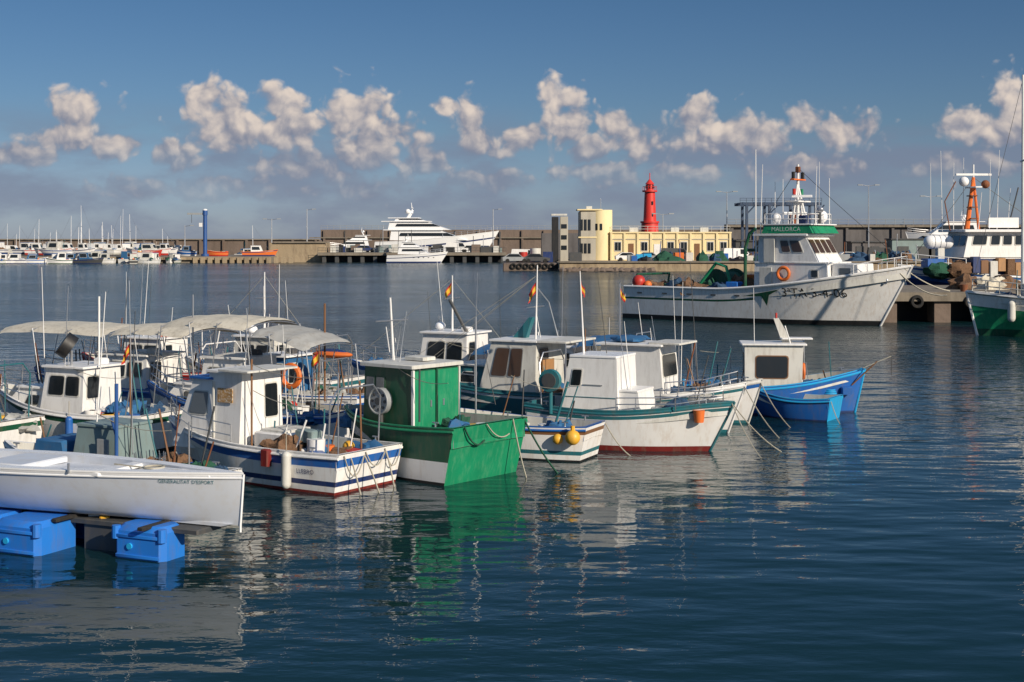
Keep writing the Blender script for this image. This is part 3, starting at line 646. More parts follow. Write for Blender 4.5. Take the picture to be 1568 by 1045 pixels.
m=g['mast']; m.cyl((12.0,0,5.5),(11.5,0,9.3),.2,'orange',.12); m.cyl((11.1,0,5.5),(11.5,0,9.2),.1,'orange'); m.box((11.5,0,8.6),(.5,1.8,.1),'white'); m.cyl((11.5,0,9.2),(11.5,0,10.2),.06,'white'); m.box((11.5,0,9.5),(2.6,.15,.15),'white'); m.ball((12.2,0,9.0),.35,'white_clean'); m.ball((10.8,.4,8.8),.3,'rust')
for z in(6.4,7.2,8.0): m.box((11.6,0,z),(.5,.8,.08),'rust')
for i in range(9): antenna(m,8.0+i*.8,R.uniform(-1,1),5.5,R.uniform(8,12),R.uniform(-.3,.3),0,.03)
m.tube([(13.2,0,5.5),(13.6,0,7.6),(12.8,0,9.0)],.04,'rust'); m.cyl((9,0,5.6),(8.2,0,8.6),.05,'darkgrey')
for i in range(7): g['nets'].ball((13.0+R.uniform(-1,2),R.uniform(0,1.8),2.8),(1.,.7,.6),R.choice(['netbrown','netblue','netgreen','canvas']),.4,18,12,i)
for i in range(6): g['gear'].box((9.2+i*.62,2.0+.1*(i%2),2.9+.15*(i%3)),(.55,.5,.9+.2*(i%2)),['lightwood','netbrown','lightwood','offwhite','wood','navy'][i])
clutter(g,2,8,3,2.0,20,402,2)
for e in((1,0,2.4),(16.4,0,3.2)): g['rigging'].line((11.5,0,9.3),e,.02,'darkgrey',.15)
railing(g['railing'],[(13,2.2,2.8),(15.2,1.4,3.0),(16.8,.1,3.2)],.8,.03,'white')
g.done()
g=G('fishing_nets',(0,0,0))
for i in range(14): g['heap'].ball((28+i*1.4+R.uniform(-.5,.5),88+R.uniform(-1,3),1.9),(1.1,.9,R.uniform(.4,.9)),R.choice(['netbrown','netblue','netgreen','canvas','netbrown']),.5,20,12,i,1.84)
g.done()

# ------------------------------------------------------------------ middle pier, building, tower, lighthouse
g=G('stone_pier',(0,0,0))
m=g['quay_wall']; 
x0=east(856,217); 
m.box((x0+52,240,.15),(104,46,2.3),'quaystone',ch=.1)
m.box((east(812,222)+.5,238,.0),(9.5,34,2.2),'wallstone',ch=.1)
m.box((x0+52,217.2,1.42),(104,1.0,.25),'concrete',ch=.04)
for i in range(9): g['tyre_fenders'].ring((east(776,220)+1+i*1.0,220.8,.7),.35,.13,'tyre','y')
m=g['rock_armour']
for i in range(16): m.ball((x0+.5+i*.9,216.2,.1),(.8,.6,.5),'wallstone',.5,8,6,i)
g.done()

D=240.0
def X(px,d=D): return east(px,d)
def Z(y,d=D): return zed(y,d)
g=G('harbour_office',(0,0,0))
m=g['walls']
xa,xb=X(936),X(1118); zt=Z(357)
m.box(((xa+xb)/2,D+4,(1.3+zt)/2),(xb-xa,8,zt-1.3),'cream',ch=.02)
m.box(((xa+xb)/2,D+4,zt+.12),(xb-xa+.5,8.5,.24),'cream',ch=.02)
m.box(((xa+xb)/2,D-.06,zt-1.0),(xb-xa,.1,.15),'greyplaster')
wf=[(xa,D,1.3),(xb,D,1.3),(xb,D,zt),(xa,D,zt)]
w=g['windows']
n=9
for i in range(n):
    u=(i+.5)/n
    if i in(1,6): w.plate(wf,u-.022,u+.022,.0,.62,.08,'wood',r=.02); continue
    if i==3: w.plate(wf,u-.03,u+.03,.0,.6,.08,'white',r=.02); continue
    w.plate(wf,u-.03,u+.03,.33,.70,.07,'offwhite',r=.02); w.plate(wf,u-.025,u+.025,.36,.67,.10,'glass',r=.02); w.plate(wf,u-.001,u+.001,.36,.67,.13,'offwhite',r=.02)
for i in range(10):
    x=xa+(xb-xa)*i/9; m.box((x,D-.1,(1.3+zt)/2),(.35,.22,zt-1.3),'cream',ch=.01)
railing(g['roof_railing'],[(xa,D+.2,zt+.24),(xb,D+.2,zt+.24)],.95,.035,'offwhite')
for u in(.2,.55,.8): g['roof_units'].box((xa+(xb-xa)*u,D+3,zt+.6),(1.4,1,.8),'offwhite')
g.done()
g=G('control_tower',(0,0,0))
m=g['shaft']; cx=X(921); r_=1.95; zt=Z(322)
m.cyl((cx,D+1.8,1.3),(cx,D+1.8,zt+.1),r_,'cream',n=48)
xl=X(887); m.box(((xl+cx)/2,D+2.2,(1.3+zt)/2),(cx-xl,4.2,zt-1.3),'greyplaster',ch=.3); m.box(((xl+cx)/2-.1,D+2.2,zt+.12),(cx-xl+.5,4.8,.22),'cream'); m.box(((xl+cx)/2-.05,D+2.2,5.2),(cx-xl+.25,4.4,.22),'cream')
w=g['windows']; xr=cx-1.9; q=[(xl,D+.1,1.3),(xr+.2,D+.1,1.3),(xr+.2,D+.1,zt),(xl,D+.1,zt)]
for v0,v1 in((.60,.82),(.14,.34)):
    for u0 in(.08,.40,.72): w.plate(q,u0,u0+.22,v0,v1,.08,'glass',r=.02)
for z0 in(6.4,):
    for a in (-115,-92): 
        A=rad(a); p=Vector((cx+(r_+.02)*math.cos(A),D+1.8+(r_+.02)*math.sin(A),0)); t=Vector((-math.sin(A),math.cos(A),0))*.2
        w.plate([p-t+Vector((0,0,z0)),p+t+Vector((0,0,z0)),p+t+Vector((0,0,z0+1.1)),p-t+Vector((0,0,z0+1.1))],0,1,0,1,.04,'glass',r=.02,back=.1)
g['aerial'].cyl((cx,D+2,zt+.1),(cx,D+2,zt+2.0),.05,'metal'); g['aerial'].box((cx-2,D+2,zt+.5),(1,.8,.5),'offwhite')
g.done()
g=G('fuel_station',(0,0,0))
x=X(850,232); g['panel'].box((x,232,(1.2+Z(332,232))/2),(1.1,1.0,Z(332,232)-1.2),'black',ch=.05); g['panel'].box((x+1.5,234,(1.2+8.6)/2),(1.3,1.6,7.4),'greyplaster',ch=.05); g['panel'].box((x+.7,234,8.9),(2.6,1.8,.3),'offwhite')
for z in(3.5,5.2,7.0): g['panel'].box((x+1.5,233.17,z),(.9,.1,.7),'glass',ch=.01)
g['tanks'].cyl((x-3.2,233,1.2),(x-3.2,233,3.4),.9,'offwhite',n=16); g['tanks'].box((x-1.2,231,2.0),(1.6,1.2,1.7),'navy'); g['tanks'].box((x+3.2,229,2.0),(2,1.2,1.5),'darkgrey'); g['tanks'].cyl((x-5.2,232,1.2),(x-5.2,232,2.8),.7,'red',n=16)
g.done()
DL=330.; cx=east(995,DL)
g=G('lighthouse',(cx,DL,0))
m=g['tower']; zb=4.0
m.cyl((0,0,zb),(0,0,8.6),2.1,'lighthouse_red',1.95,n=24); m.cyl((0,0,8.6),(0,0,9.0),2.2,'lighthouse_red',n=24)
m.cyl((0,0,9.0),(0,0,15.8),1.5,'lighthouse_red',1.2,n=24); m.cyl((0,0,15.8),(0,0,16.15),1.75,'lighthouse_red',n=24)
m.cyl((0,0,16.15),(0,0,17.6),.85,'lighthouse_red',n=16); m.cyl((0,0,17.6),(0,0,18.7),1.1,'lighthouse_red',.2,n=16); m.cyl((0,0,18.7),(0,0,20.2),.1,'lighthouse_red')
for i in range(8):
    a=i*math.pi/4; m.cyl((1.6*math.cos(a),1.6*math.sin(a),16.1),(1.6*math.cos(a),1.6*math.sin(a),17.0),.05,'lighthouse_red',n=5); m.box((.85*math.cos(a),.85*math.sin(a),17.0),(.25,.25,.8),'glass')
m.ring((0,0,17.0),1.6,.05,'lighthouse_red',n=24)
for z in(10.5,13.2): m.box((.5,-1.36,z),(.35,.2,.8),'glass')
g.done()

# seawalls
g=G('seawall',(0,0,0))
m=g['wall']
xw=X(1118,262); m.box((xw+70,268,4.2),(140,3,6.9),'wallgrey',ch=.05); m.box((xw+70,266.2,7.3),(140,.9,.35),'concrete',ch=.03)
for i in range(32): m.box((xw+1+i*4.3,266.3,4.4),(.5,.5,5.8),'wallgrey',ch=.03)
railing(g['railing'],[(xw,266.2,7.5),(xw+140,266.2,7.5)],1.1,.04,'grey')
m.box((xw-14,300,3.5),(40,3,5.2),'wallgrey',ch=.05)
g.done()
g=G('breakwater_wall',(0,0,0))
m=g['wall']
xa,xb=east(488,384),east(870,384); m.box(((xa+xb)/2+30,390,3.2),(xb-xa+60,4,8.4),'wallstone',ch=.05); railing(g['railing'],[(xa,388.3,7.4),(xb+20,388.3,7.4)],1.1,.05,'grey')
for i in range(22): m.box((xa+1+i*6,387.8,3.2),(.6,.7,8.0),'wallstone',ch=.03)
m.box((xa+60,387.6,5.2),(126,.5,.3),'concrete')
m.box((-200,372,1.9),(300,4,5.4),'wallstone',ch=.05); m.box((-200,369.9,4.75),(300,.8,.3),'concrete')
for i in range(50): m.box((-345+i*6,369.7,2.0),(.6,.7,5.1),'wallstone',ch=.03)
xa,xb=east(412,300),east(498,300); m.box(((xa+xb)/2,304,1.9),(xb-xa,8,4.4),'quaystone',ch=.05); m.box(((xa+xb)/2+1,299.8,4.2),(xb-xa,.5,.3),'concrete')
g.done()
g=G('quay',(0,0,0)); m=g['slab']
m.box((east(205,291)-30,309,.3),(east(415,291)-east(0,291)+60,36,2.0),'concrete',ch=.05); m.box((east(205,291)-30,290.6,.9),(east(415,291)-east(0,291)+60,.5,.5),'quaystone')
for i in range(14): m.box((east(300,291)+i*1.5,290.4,.4),(.9,.6,1.5),'quaystone')
g.done()
g=G('jetty',(0,0,0)); m=g['deck']; xa,xb=east(485,296),east(775,296)
m.box(((xa+xb)/2,304,1.75),(xb-xa,14,.6),'concrete',ch=.05); 
for i in range(15): m.box((xa+1.3+i*(xb-xa-2)/14,298,.5),(.8,1,2.4),'darkgrey')
m.box(((xa+xb)/2,305,.5),(xb-xa-1,10,2.2),'black'); railing(g['railing'],[(xa,297.5,2.05),(xb,297.5,2.05)],1.0,.04,'darkgrey')  # black block stands in for the shade beneath the deck
r2=random.Random(5)
for i in range(46): g['gear'].box((r2.uniform(xa,xb),r2.uniform(299,309),2.5),(r2.uniform(.6,2.4),1.2,r2.uniform(.6,2.6)),r2.choice(['darkgrey','grey','offwhite','navy','black','greygreen','wallstone','darkgrey']))
for i in range(14): x=r2.uniform(xa,xb); g['gear'].cyl((x,300,2),(x+r2.uniform(-.4,.4),300,r2.uniform(4,8)),.07,r2.choice(['metal','darkgrey','white']))
g.done()

g=G('gantry_crane',(0,0,0)); m=g['frame']; d0=250
xa,xb=east(1133,d0),east(1258,d0); zt=Z(312,d0)
m.box(((xa+xb)/2,d0,zt),(xb-xa,.4,.55),'steelblue'); m.box(((xa+xb)/2,d0+6,zt),(xb-xa,.4,.55),'steelblue')
for i in range(8):
    x=xa+.6+(xb-xa-1.2)*i/7; m.box((x,d0+3,zt+.1),(.3,6.5,.4),'steelblue')
for x in(xa+1.2,xa+5.2,xb-4.5,xb-1.0):
    m.box((x,d0,(1.3+zt)/2),(.45,.45,zt-1.3),'steelblue'); m.box((x+.2,d0+6,(1.3+zt)/2),(.45,.45,zt-1.3),'steelblue')
    m.cyl((x,d0,zt-1.8),(x+1.5,d0,zt-.2),.12,'steelblue')
railing(m,[(xa,d0-.2,zt+.3),(xb,d0-.2,zt+.3)],.7,.04,'steelblue')
g.done()

def lamp(px,ytop,d,base=1.3,dbl=True):
    x=east(px,d); z=zed(ytop,d); g=G('street_lamp',(x,d,base)); h=z-base; k=d/300
    g['post'].cyl((0,0,0),(0,0,h),.13*k+.03,'metal',.08*k,n=8)
    for sg in((1,-1) if dbl else (1,)):
        g['arm'].cyl((0,0,h-.2),(sg*1.2,0,h),.06*k,'metal'); g['head'].box((sg*1.5,0,h),(.9,.35,.18),'grey')
    g.done()
lamp(1113,293,255,1.3); lamp(1330,283,255,1.3); lamp(416,335,305); lamp(470,320,310,1.5,False); lamp(1015,327,250); lamp(1425,300,262); lamp(283,345,305,1.3,False); lamp(755,320,305,1.5,False)

g=G('jib_crane',(east(314,296),296,1.3)); z=zed(322,296)-1.3
m=g['column']; m.cyl((0,0,0),(0,0,z-1),.42,'craneblue',n=14); m.cyl((0,0,0),(0,0,.5),.8,'craneblue',n=14); m.cyl((0,0,z-1),(0,0,z),.52,'craneblue',n=14); m.ball((0,0,z),(.5,.5,.35),'white')
m.box((-1.8,0,z-.7),(3.8,.4,.4),'grey'); m.cyl((-2.8,0,z-.7),(-2.8,0,z-2.6),.05,'darkgrey'); m.box((-.9,0,z-3),(.7,.5,.8),'white'); g.done()

# ------------------------------------------------------------------ yachts
def yacht(name,stern,h,L,B,fa,fb,decks,mast=None,hullm='white_clean',stripe='navy'):
    g=G(name,(stern[0],stern[1],0),rad(h))
    H=Hull(L,B,lambda t:fa+(fb-fa)*t**1.5,draft=.8,bow_rake=L*.16,stern_rake=-L*.02,stern_w=.85,ts=.45,pw=2.2,full=.7)
    H.build(g,[('a',-.8,stripe),('a',.3,hullm),('s',-(fa*.42),stripe),('s',-(fa*.42)+.35*L/28,hullm),('s',0,hullm)],bul=.3,rail='white_clean',rr=.05,capw=.15,n=30,deck='offwhite')
    k=L/28
    for (x0,x1,w,z0,z1,sf,sb) in decks:
        c=g['superstructure']
        prof=[(x0,z0),(x1,z0),(x1-sf*.45,z0+(z1-z0)*.4),(x1-sf,z1-.12*k),(x1-sf-.6*k,z1),(x0+sb,z1)]
        c.prism(prof,-w/2,w/2,'white_clean',.25*k)
        xx0=x0+(x1-x0)*.12; xx1=x1-sf*.55
        for sg in(1,-1):
            zz0=z0+(z1-z0)*.42; zz1=z0+(z1-z0)*.74; yy=sg*(w/2-.25*k*.58+.12*k)
            pr=[(xx0,zz0),(xx1+sf*.1,zz0),(xx1-sf*.22,zz1),(xx0+.4*k,zz1)]
            c.add([(a,yy,b) for a,b in pr]+[(a,yy-sg*.3*k,b) for a,b in pr],[(0,1,2,3),(0,1,5,4),(1,2,6,5),(2,3,7,6),(3,0,4,7)],'glass')
        c.box(((x0+x1-sf)/2-.6*k,0,z1+.09*k),(x1-sf-x0+1.8*k,w+.4*k,.18*k),'white_clean')
    if mast:
        m=g['radar_arch']; x,z0,z1=mast
        for sg in(1,-1): m.tube([(x-1.4*k,sg*1.6*k,z0),(x-.4*k,sg*1.3*k,z0+(z1-z0)*.4),(x,sg*.3*k,z0+(z1-z0)*.55)],.22*k,'white_clean',6)
        m.cyl((x,0,z0+(z1-z0)*.4),(x-.3*k,0,z1),.16*k,'white_clean',.05*k); m.ball((x-1*k,1*k,z0+(z1-z0)*.5),.6*k,'white_clean'); m.ball((x-1*k,-1*k,z0+(z1-z0)*.5),.6*k,'white_clean'); m.box((x,0,z0+(z1-z0)*.7),(.3*k,2.2*k,.12*k),'white_clean')
    railing(g['railing'],[(L*.55,-B*.42,H.sheer(.55)),(L*.8,-B*.3,H.sheer(.8)),(L-.4,0,H.sheer(1))],.9*min(1,k+.3),.04,'metal')
    for i in range(5):
        x=L*(.45+.08*i); z=fa*.75; g['portholes'].box((x,-H.y_at(x,z)-.01,z),(.7*k,.06,.25*k),'glass')
    g.done()
yacht('motor_yacht',(east(576,333),334),-3,28.8,6.6,4.2,6.8,[(3.5,21.5,5.6,4.6,6.9,6,.3),(3.0,17.5,5.0,7.0,8.9,5,.4),(4.5,12,4.0,9.05,9.7,2,.3)],(8.5,9.2,13.4))
yacht('cabin_cruiser',(east(575,324),324),184,12.2,3.8,2.6,3.6,[(1.5,8.5,3.2,3.1,4.6,2.2,.2),(1.8,5.8,2.6,4.7,5.7,1.4,.2)],(3.2,5.6,7.6),'offwhite')
yacht('cabin_cruiser',(east(594,291),291.5),-4,12.3,3.8,1.5,2.3,[(2.2,8.8,3.0,1.8,3.2,2.2,.2),(2.8,6.6,2.5,3.3,4.2,1.4,.2)],(4.2,4.1,6.0))
yacht('motor_yacht',(east(1420,262)+10,258),178,15,4.4,5.2,6.2,[(2,11,3.6,5.7,8.0,3,.3)],(5,8.0,10))

# ------------------------------------------------------------------ little boats / cars / masts at the left marina
rr=random.Random(99)
def tiny(px,d,h,L,col,stripe,z=0,cab=True,mast=0):
    g=G('moored_boat',(east(px,d),d,z),rad(h))
    H=Hull(L,L*.33,sheerf(.8,1.25,.08),draft=.3,bow_rake=L*.1)
    H.build(g,[('a',-.3,stripe),('a',.12,col),('s',-.25,stripe),('s',-.1,col),('s',0,col)],bul=.2,rail=col,n=12,rr=.03)
    if cab: cabin(g['cabin'],L*.25,L*.6,L*.24,.6,rr.uniform(1.4,2.1)+.06*L,rr.choice(['white','white','offwhite','canvasblue']),rr.choice(['white','white','blue']),sf=L*.08,side=[(.1,.8,.4,.85)],front=[(.1,.9,.4,.85)],sc=1.5)
    clutter(g,L*.05,L*.25,L*.2,.6,3,int(px),1.5)
    if mast:
        k=rr.uniform(.5,1.0); g['mast'].cyl((L*.5,0,.7),(L*.5+rr.uniform(-.3,.3),0,mast),.10*k,'white_clean',.05*k); g['boom'].cyl((L*.5,0,1.9),(L*.15,0,1.9),.16,'canvasblue'); g['rigging'].cyl((L*.5,0,mast),(L,0,1.1),.02,'metal',n=4); g['rigging'].cyl((L*.5,-.6,mast*.6),(L*.5,.6,mast*.6),.05,'metal',n=4)
    g.done()
cols=['white']*7+['offwhite','navy','darkgrey']
for i in range(20):
    tiny(10+i*13.5+rr.uniform(-8,8),rr.uniform(281,288),rr.choice([0,180,75,100])+rr.uniform(-12,12),rr.uniform(4,7),rr.choice(cols),rr.choice(['blue','navy','dgreen','offwhite']))
for i in range(26):
    tiny(5+i*10.3+rr.uniform(-7,7),rr.uniform(296,322),rr.choice([0,180,90])+rr.uniform(-15,15),rr.uniform(4.5,8.5),rr.choice(cols),rr.choice(['blue','red','navy','offwhite']),z=1.3+.5)
tiny(210,290,20,5,'red','red',1.45,False); tiny(140,286,170,5,'orange','navy')
for px,yt in((8,345),(17,352),(24,340),(30,350),(45,342),(58,358),(66,355),(92,335),(98,348),(104,314),(110,356),(120,352),(135,345),(142,330),(150,345),(157,338),(163,330),(171,350),(178,328),(186,345),(192,340),(198,356),(205,350),(221,320),(228,350),(236,362),(366,345)):
    tiny(px-6,335+rr.uniform(-6,6),rr.choice([0,180]),8.5,'white','navy',0.5,True,zed(yt,335)-.5)
tiny(370,297,10,7.5,'orange','navy',1.45,True); tiny(350,297,185,5,'orange','red',1.45,False); tiny(300,300,170,5,'blue','white',1.5)

def car(px,d,col,z=1.3,van=False,h=0):
    g=G('van' if van else 'parked_car',(east(px,d),d,z),rad(h)); b=g['body']
    if van: prof=[(-2.4,.35),(2.4,.35),(2.45,.9),(1.9,1.15),(1.3,2.1),(-2.3,2.15),(-2.45,1.2)]
    else: prof=[(-2.1,.3),(2.1,.3),(2.15,.75),(1.1,.92),(.5,1.42),(-1.1,1.45),(-1.9,.95),(-2.15,.9)]
    b.prism(prof,-.85,.85,col,.08)
    gl=[(.95,.95),(.42,1.36),(-1.05,1.38),(-1.6,.97)] if not van else [(1.7,1.2),(1.25,1.95),(.4,1.98),(.4,1.2)]
    g['windows'].prism(gl,-.84,.84,'glass',0)
    for x in(-1.35,1.35):
        for y in(-.8,.8): g['wheels'].cyl((x,y-.1,.32),(x,y+.1,.32),.32,'tyre',n=16)
    g.done()
for px,d,c,v in((1142,238,'darkgrey',0),(1160,232,'navy',0),(1128,230,'white',1),(995,233,'grey',0),(962,231,'white',0),(1035,232,'darkgrey',1),(1350,250,'darkgrey',1),(1300,240,'white',0)): car(px,d,c,1.3,bool(v),rr.uniform(-12,12))
for px,d,c,v in((790,230,'grey',0),(805,236,'white',1),(822,230,'darkgrey',0)): car(px,d,c,1.1,bool(v))
for px,c,v in((700,'white',1),(722,'darkgrey',0),(745,'grey',0),(560,'navy',0)): car(px,306,c,2.05,bool(v))
for px,c in((15,'white'),(60,'navy'),(120,'grey'),(165,'white'),(230,'red'),(255,'darkgrey')): car(px,326,c,1.3,px%2==1)
g=G('fishing_gear',(0,0,0))
for i in range(70):
    x=east(rr.uniform(960,1400),226); y=rr.uniform(220,232); k=rr.random()
    if k<.5: g['nets'].ball((x,y,1.4),(rr.uniform(.8,1.8),1,rr.uniform(.5,1.5)),rr.choice(['netblue','netgreen','netbrown','black','netblue']),.5,12,8,i,1.2)
    elif k<.8: g['crates'].box((x,y,1.3+.6),(rr.uniform(.8,2),1,rr.uniform(.7,1.8)),rr.choice(['blue','offwhite','cyan','darkgrey','grey','orange','navy']))
    else: g['posts'].cyl((x,y,1.3),(x+rr.uniform(-.5,.5),y,rr.uniform(3,6)),.07,rr.choice(['metal','craneblue','rust']))
g.done()
g=G('storage_sheds',(0,0,0))
for px,w,h,c in((1152,6,3.2,'darkgrey'),(1400,8,3.5,'greygreen'),(1330,6,3,'wallgrey'),(1455,9,4,'navy'),(1510,8,3.6,'grey')):
    x=east(px,256); g['shed'].box((x,258,1.3+h/2),(w,4,h),c,ch=.03); g['shed'].box((x,258,1.3+h+.1),(w+.5,4.6,.2),'darkgrey')
    for q in(-.25,.2): g['doors'].box((x+w*q,255.95,2.5),(w*.25,.12,2.2),'darkgrey',ch=.01)
g.done()

# ------------------------------------------------------------------ water
wm=bpy.data.materials.new('water'); wm.use_nodes=True; nt=wm.node_tree; N=nt.nodes; Lk=nt.links; b=N['Principled BSDF']
b.inputs['Base Color'].default_value=(.005,.025,.030,1); b.inputs['IOR'].default_value=1.333
tc=N.new('ShaderNodeTexCoord')
def wn(scale,sx,sy,rot,detail,rough=.5):
    mp=N.new('ShaderNodeMapping'); mp.inputs['Scale'].default_value=(sx,sy,1); mp.inputs['Rotation'].default_value=(0,0,rad(rot)); Lk.new(tc.outputs['Object'],mp.inputs[0])
    n=N.new('ShaderNodeTexNoise'); n.noise_dimensions='2D'; n.inputs['Scale'].default_value=scale; n.inputs['Detail'].default_value=detail; n.inputs['Roughness'].default_value=rough; Lk.new(mp.outputs[0],n.inputs['Vector']); return n.outputs[0]
def ma(op,a,b_,c=None):
    n=N.new('ShaderNodeMath'); n.operation=op
    for i,v in enumerate((a,b_,c)):
        if v is None: continue
        if isinstance(v,(int,float)): n.inputs[i].default_value=v
        else: Lk.new(v,n.inputs[i])
    return n.outputs[0]
def mr(v,a,b_,c,d):
    n=N.new('ShaderNodeMapRange'); n.interpolation_type='SMOOTHSTEP'
    for i,q in enumerate((a,b_,c,d)): n.inputs[i+1].default_value=q
    Lk.new(v,n.inputs[0]); return n.outputs[0]
n1=wn(.6,.65,1.5,12,2); n2=wn(2.1,.7,1.4,-8,3,.55); n3=wn(.06,.6,1.2,5,2)
wind=mr(n3,.35,.7,.4,1.3)
sp=N.new('ShaderNodeSeparateXYZ'); Lk.new(tc.outputs['Object'],sp.inputs[0])
lee=mr(sp.outputs[1],28,85,0,1)     # open harbour is rougher than the sheltered berths
hgt=ma('ADD',ma('MULTIPLY',n1,ma('MULTIPLY_ADD',lee,.11,.050)),ma('MULTIPLY',ma('MULTIPLY',n2,wind),ma('MULTIPLY_ADD',lee,.15,.013)))
bp=N.new('ShaderNodeBump'); bp.inputs['Distance'].default_value=1.0; bp.inputs['Strength'].default_value=1.0; Lk.new(hgt,bp.inputs['Height']); Lk.new(bp.outputs[0],b.inputs['Normal'])
Lk.new(ma('MULTIPLY_ADD',lee,.12,.02),b.inputs['Roughness'])
me=bpy.data.meshes.new('water'); S=6000; me.from_pydata([(-S,-S,0),(S,-S,0),(S,S,0),(-S,S,0)],[],[(0,1,2,3)]); me.materials.append(wm)
o=bpy.data.objects.new('water',me); scene.collection.objects.link(o)

# ------------------------------------------------------------------ sky + clouds
w=bpy.data.worlds.new('World'); scene.world=w; w.use_nodes=True; nt=w.node_tree; N=nt.nodes; Lk=nt.links
bg=N['Background']; bg.inputs['Strength'].default_value=.12
sun_vec=Vector((.62,-.66,.42)).normalized(); el=math.asin(sun_vec.z); az=math.atan2(sun_vec.x,sun_vec.y)
sky=N.new('ShaderNodeTexSky'); sky.sky_type='NISHITA'; sky.sun_disc=False; sky.sun_elevation=el; sky.sun_rotation=az; sky.air_density=1.0; sky.dust_density=.3; sky.ozone_density=1.5
tc=N.new('ShaderNodeTexCoord'); sp=N.new('ShaderNodeSeparateXYZ'); Lk.new(tc.outputs['Generated'],sp.inputs[0])
A=ma('ARCTAN2',sp.outputs[0],sp.outputs[1])
hl=ma('SQRT',ma('ADD',ma('MULTIPLY',sp.outputs[0],sp.outputs[0]),ma('MULTIPLY',sp.outputs[1],sp.outputs[1])),0)
E=ma('DIVIDE',sp.outputs[2],ma('MAXIMUM',hl,.001))
cb=N.new('ShaderNodeCombineXYZ'); Lk.new(A,cb.inputs[0]); Lk.new(E,cb.inputs[1]); P=cb.outputs[0]
def vm(op,a,b_=None,c=None,out=0):
    n=N.new('ShaderNodeVectorMath'); n.operation=op
    for i,v in enumerate((a,b_,c)):
        if v is None: continue
        if isinstance(v,tuple): n.inputs[i].default_value=v
        else: Lk.new(v,n.inputs[i])
    return n.outputs[out]
def noise2(vec,scale,detail,rough=.55,col=False):
    n=N.new('ShaderNodeTexNoise'); n.noise_dimensions='2D'; n.inputs['Scale'].default_value=scale; n.inputs['Detail'].default_value=detail; n.inputs['Roughness'].default_value=rough; Lk.new(vec,n.inputs['Vector']); return n.outputs[1 if col else 0]
def voro(vec,scale,detail):
    n=N.new('ShaderNodeTexVoronoi'); n.voronoi_dimensions='2D'; n.feature='F1'; n.inputs['Scale'].default_value=scale; n.inputs['Detail'].default_value=detail; n.inputs['Roughness'].default_value=.5; Lk.new(vec,n.inputs['Vector']); return n.outputs['Distance']
warp=vm('MULTIPLY',vm('SUBTRACT',noise2(P,34,2,.5,True),(.5,.5,.5)),(.012,.009,0))
Pw=vm('ADD',P,warp)
blobs=[(120,185,48,38),(95,215,60,22),(262,242,38,26),(318,158,34,34),(350,188,68,48),(425,162,44,34),(440,200,60,38),(540,180,66,50),(560,228,60,36),(612,205,38,32),(650,252,44,22),(714,182,26,44),(733,220,38,26),(800,210,36,30),(852,150,36,32),(862,192,40,46),(900,235,36,28),(938,190,32,22),(968,215,46,32),(1065,185,46,34),(1105,212,74,42),(1170,218,40,28),(1228,192,36,26),(1300,203,58,26),(1480,200,38,30),(1552,160,38,46),(1535,208,62,28),(560,285,90,22),(450,250,72,26),(330,290,100,18),(920,262,80,24),(1060,268,76,20),(40,245,64,20),(185,230,44,22),(1480,262,90,22),(740,278,100,18),(1240,258,90,20),(690,165,28,14),(200,290,80,16)]
fld=None
for cx,cy,rx,ry in blobs:
    u=math.atan((cx-784)/F); v=(365-cy)/F; ix,iy=F/rx/1.25,F/ry/1.25
    l=vm('LENGTH',vm('MULTIPLY_ADD',Pw,(ix,iy,0),(-u*ix,-v*iy,0)),out=1)
    fld=l if fld is None else ma('MINIMUM',fld,l)
ring=ma('ADD',ma('MULTIPLY',ma('ABSOLUTE',ma('SUBTRACT',E,.075),0),22),ma('MULTIPLY',ma('SUBTRACT',.66,noise2(vm('MULTIPLY',P,(1,2,0)),5,2)),7))
outside=ma('MULTIPLY',ma('SUBTRACT',.46,ma('ABSOLUTE',A,0)),40)
ring=ma('ADD',ring,ma('MAXIMUM',outside,0))
fld=ma('MINIMUM',fld,ring)
mask=ma('SUBTRACT',1,ma('MINIMUM',fld,1.9))
def tex(vec): return ma('ADD',ma('MULTIPLY',ma('SUBTRACT',noise2(vec,44,5,.54),.5),1.15),ma('MULTIPLY',ma('SUBTRACT',.38,voro(vec,54,2)),.62))
T0=tex(Pw); T1=tex(vm('ADD',Pw,(.0035,.0055,0)))
dens=ma('ADD',ma('ADD',mask,T0),.14)
al=mr(dens,.0,.46,0,1); alow=mr(E,.026,.076,.32,.98)
alpha=ma('MULTIPLY',al,alow)
sh=ma('ADD',ma('MULTIPLY',ma('SUBTRACT',T0,T1),.9),ma('ADD',ma('MULTIPLY',ma('SUBTRACT',E,.076),9),ma('MULTIPLY',dens,.24)))
shr=mr(sh,-.40,.85,0,1)
cc=N.new('ShaderNodeMixRGB'); cc.inputs[1].default_value=(1.8,2.0,2.65,1); cc.inputs[2].default_value=(6.3,5.4,4.7,1); Lk.new(shr,cc.inputs[0])
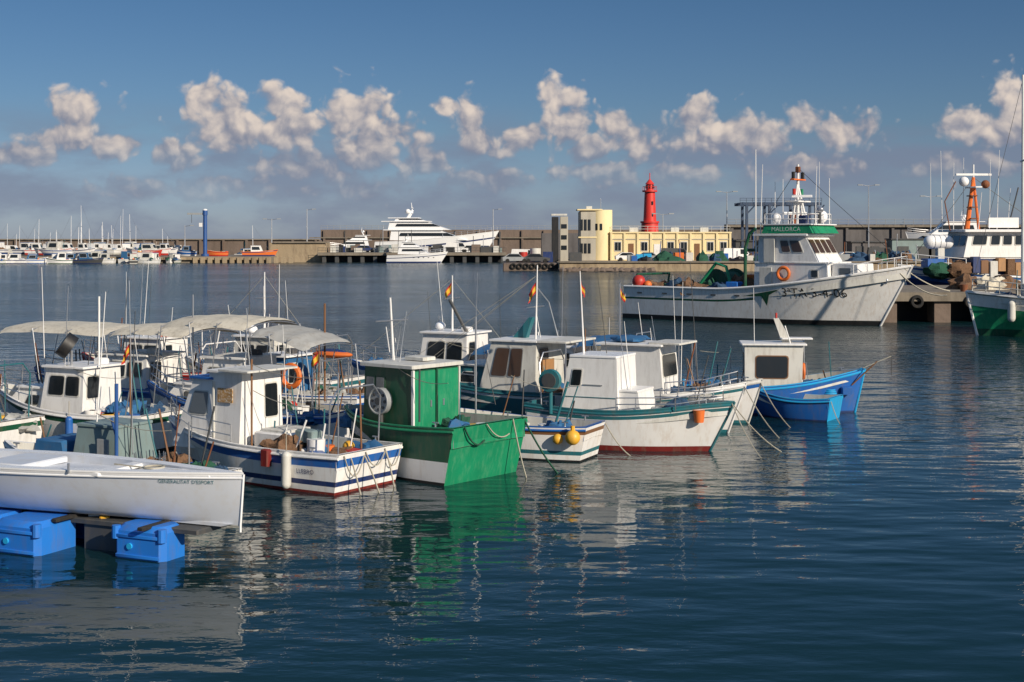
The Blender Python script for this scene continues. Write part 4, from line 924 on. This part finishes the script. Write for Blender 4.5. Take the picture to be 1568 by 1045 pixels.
hz=mr(noise2(vm('MULTIPLY',P,(1,2.6,0)),11,5),.32,.68,0,.7)
hb=mr(E,.10,.055,0,1)
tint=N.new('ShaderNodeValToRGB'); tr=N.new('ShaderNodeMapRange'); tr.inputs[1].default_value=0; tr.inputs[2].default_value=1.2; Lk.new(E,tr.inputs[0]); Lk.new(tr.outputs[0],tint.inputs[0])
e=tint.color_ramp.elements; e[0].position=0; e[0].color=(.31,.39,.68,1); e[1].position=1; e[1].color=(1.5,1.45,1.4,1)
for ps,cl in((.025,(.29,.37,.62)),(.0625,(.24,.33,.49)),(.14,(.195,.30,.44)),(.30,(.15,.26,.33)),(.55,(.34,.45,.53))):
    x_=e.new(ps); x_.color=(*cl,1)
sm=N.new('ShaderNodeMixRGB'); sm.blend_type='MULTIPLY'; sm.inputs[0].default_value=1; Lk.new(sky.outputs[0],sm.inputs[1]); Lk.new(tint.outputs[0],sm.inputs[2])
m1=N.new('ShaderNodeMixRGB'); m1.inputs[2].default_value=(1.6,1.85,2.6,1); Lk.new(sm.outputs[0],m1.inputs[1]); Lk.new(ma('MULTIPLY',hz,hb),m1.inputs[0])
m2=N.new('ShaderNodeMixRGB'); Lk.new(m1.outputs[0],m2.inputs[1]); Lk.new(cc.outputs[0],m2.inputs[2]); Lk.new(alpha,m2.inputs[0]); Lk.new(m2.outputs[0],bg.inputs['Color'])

sl=bpy.data.lights.new('sun','SUN'); sl.energy=5.0; sl.angle=rad(.5); sl.color=(1,.88,.72)
so=bpy.data.objects.new('sun',sl); scene.collection.objects.link(so); so.rotation_euler=sun_vec.to_track_quat('Z','Y').to_euler(); so.location=(50,-30,60)

cam=bpy.data.cameras.new('camera'); co=bpy.data.objects.new('camera',cam); scene.collection.objects.link(co)
co.location=(0,0,CAMH); co.rotation_euler=(rad(90),0,0); cam.lens=50; cam.sensor_width=36; cam.shift_y=-157/1568; cam.clip_end=20000; cam.clip_start=.5
scene.camera=co
scene.view_settings.view_transform='Standard'; scene.view_settings.look='None'; scene.view_settings.exposure=0; scene.view_settings.gamma=1
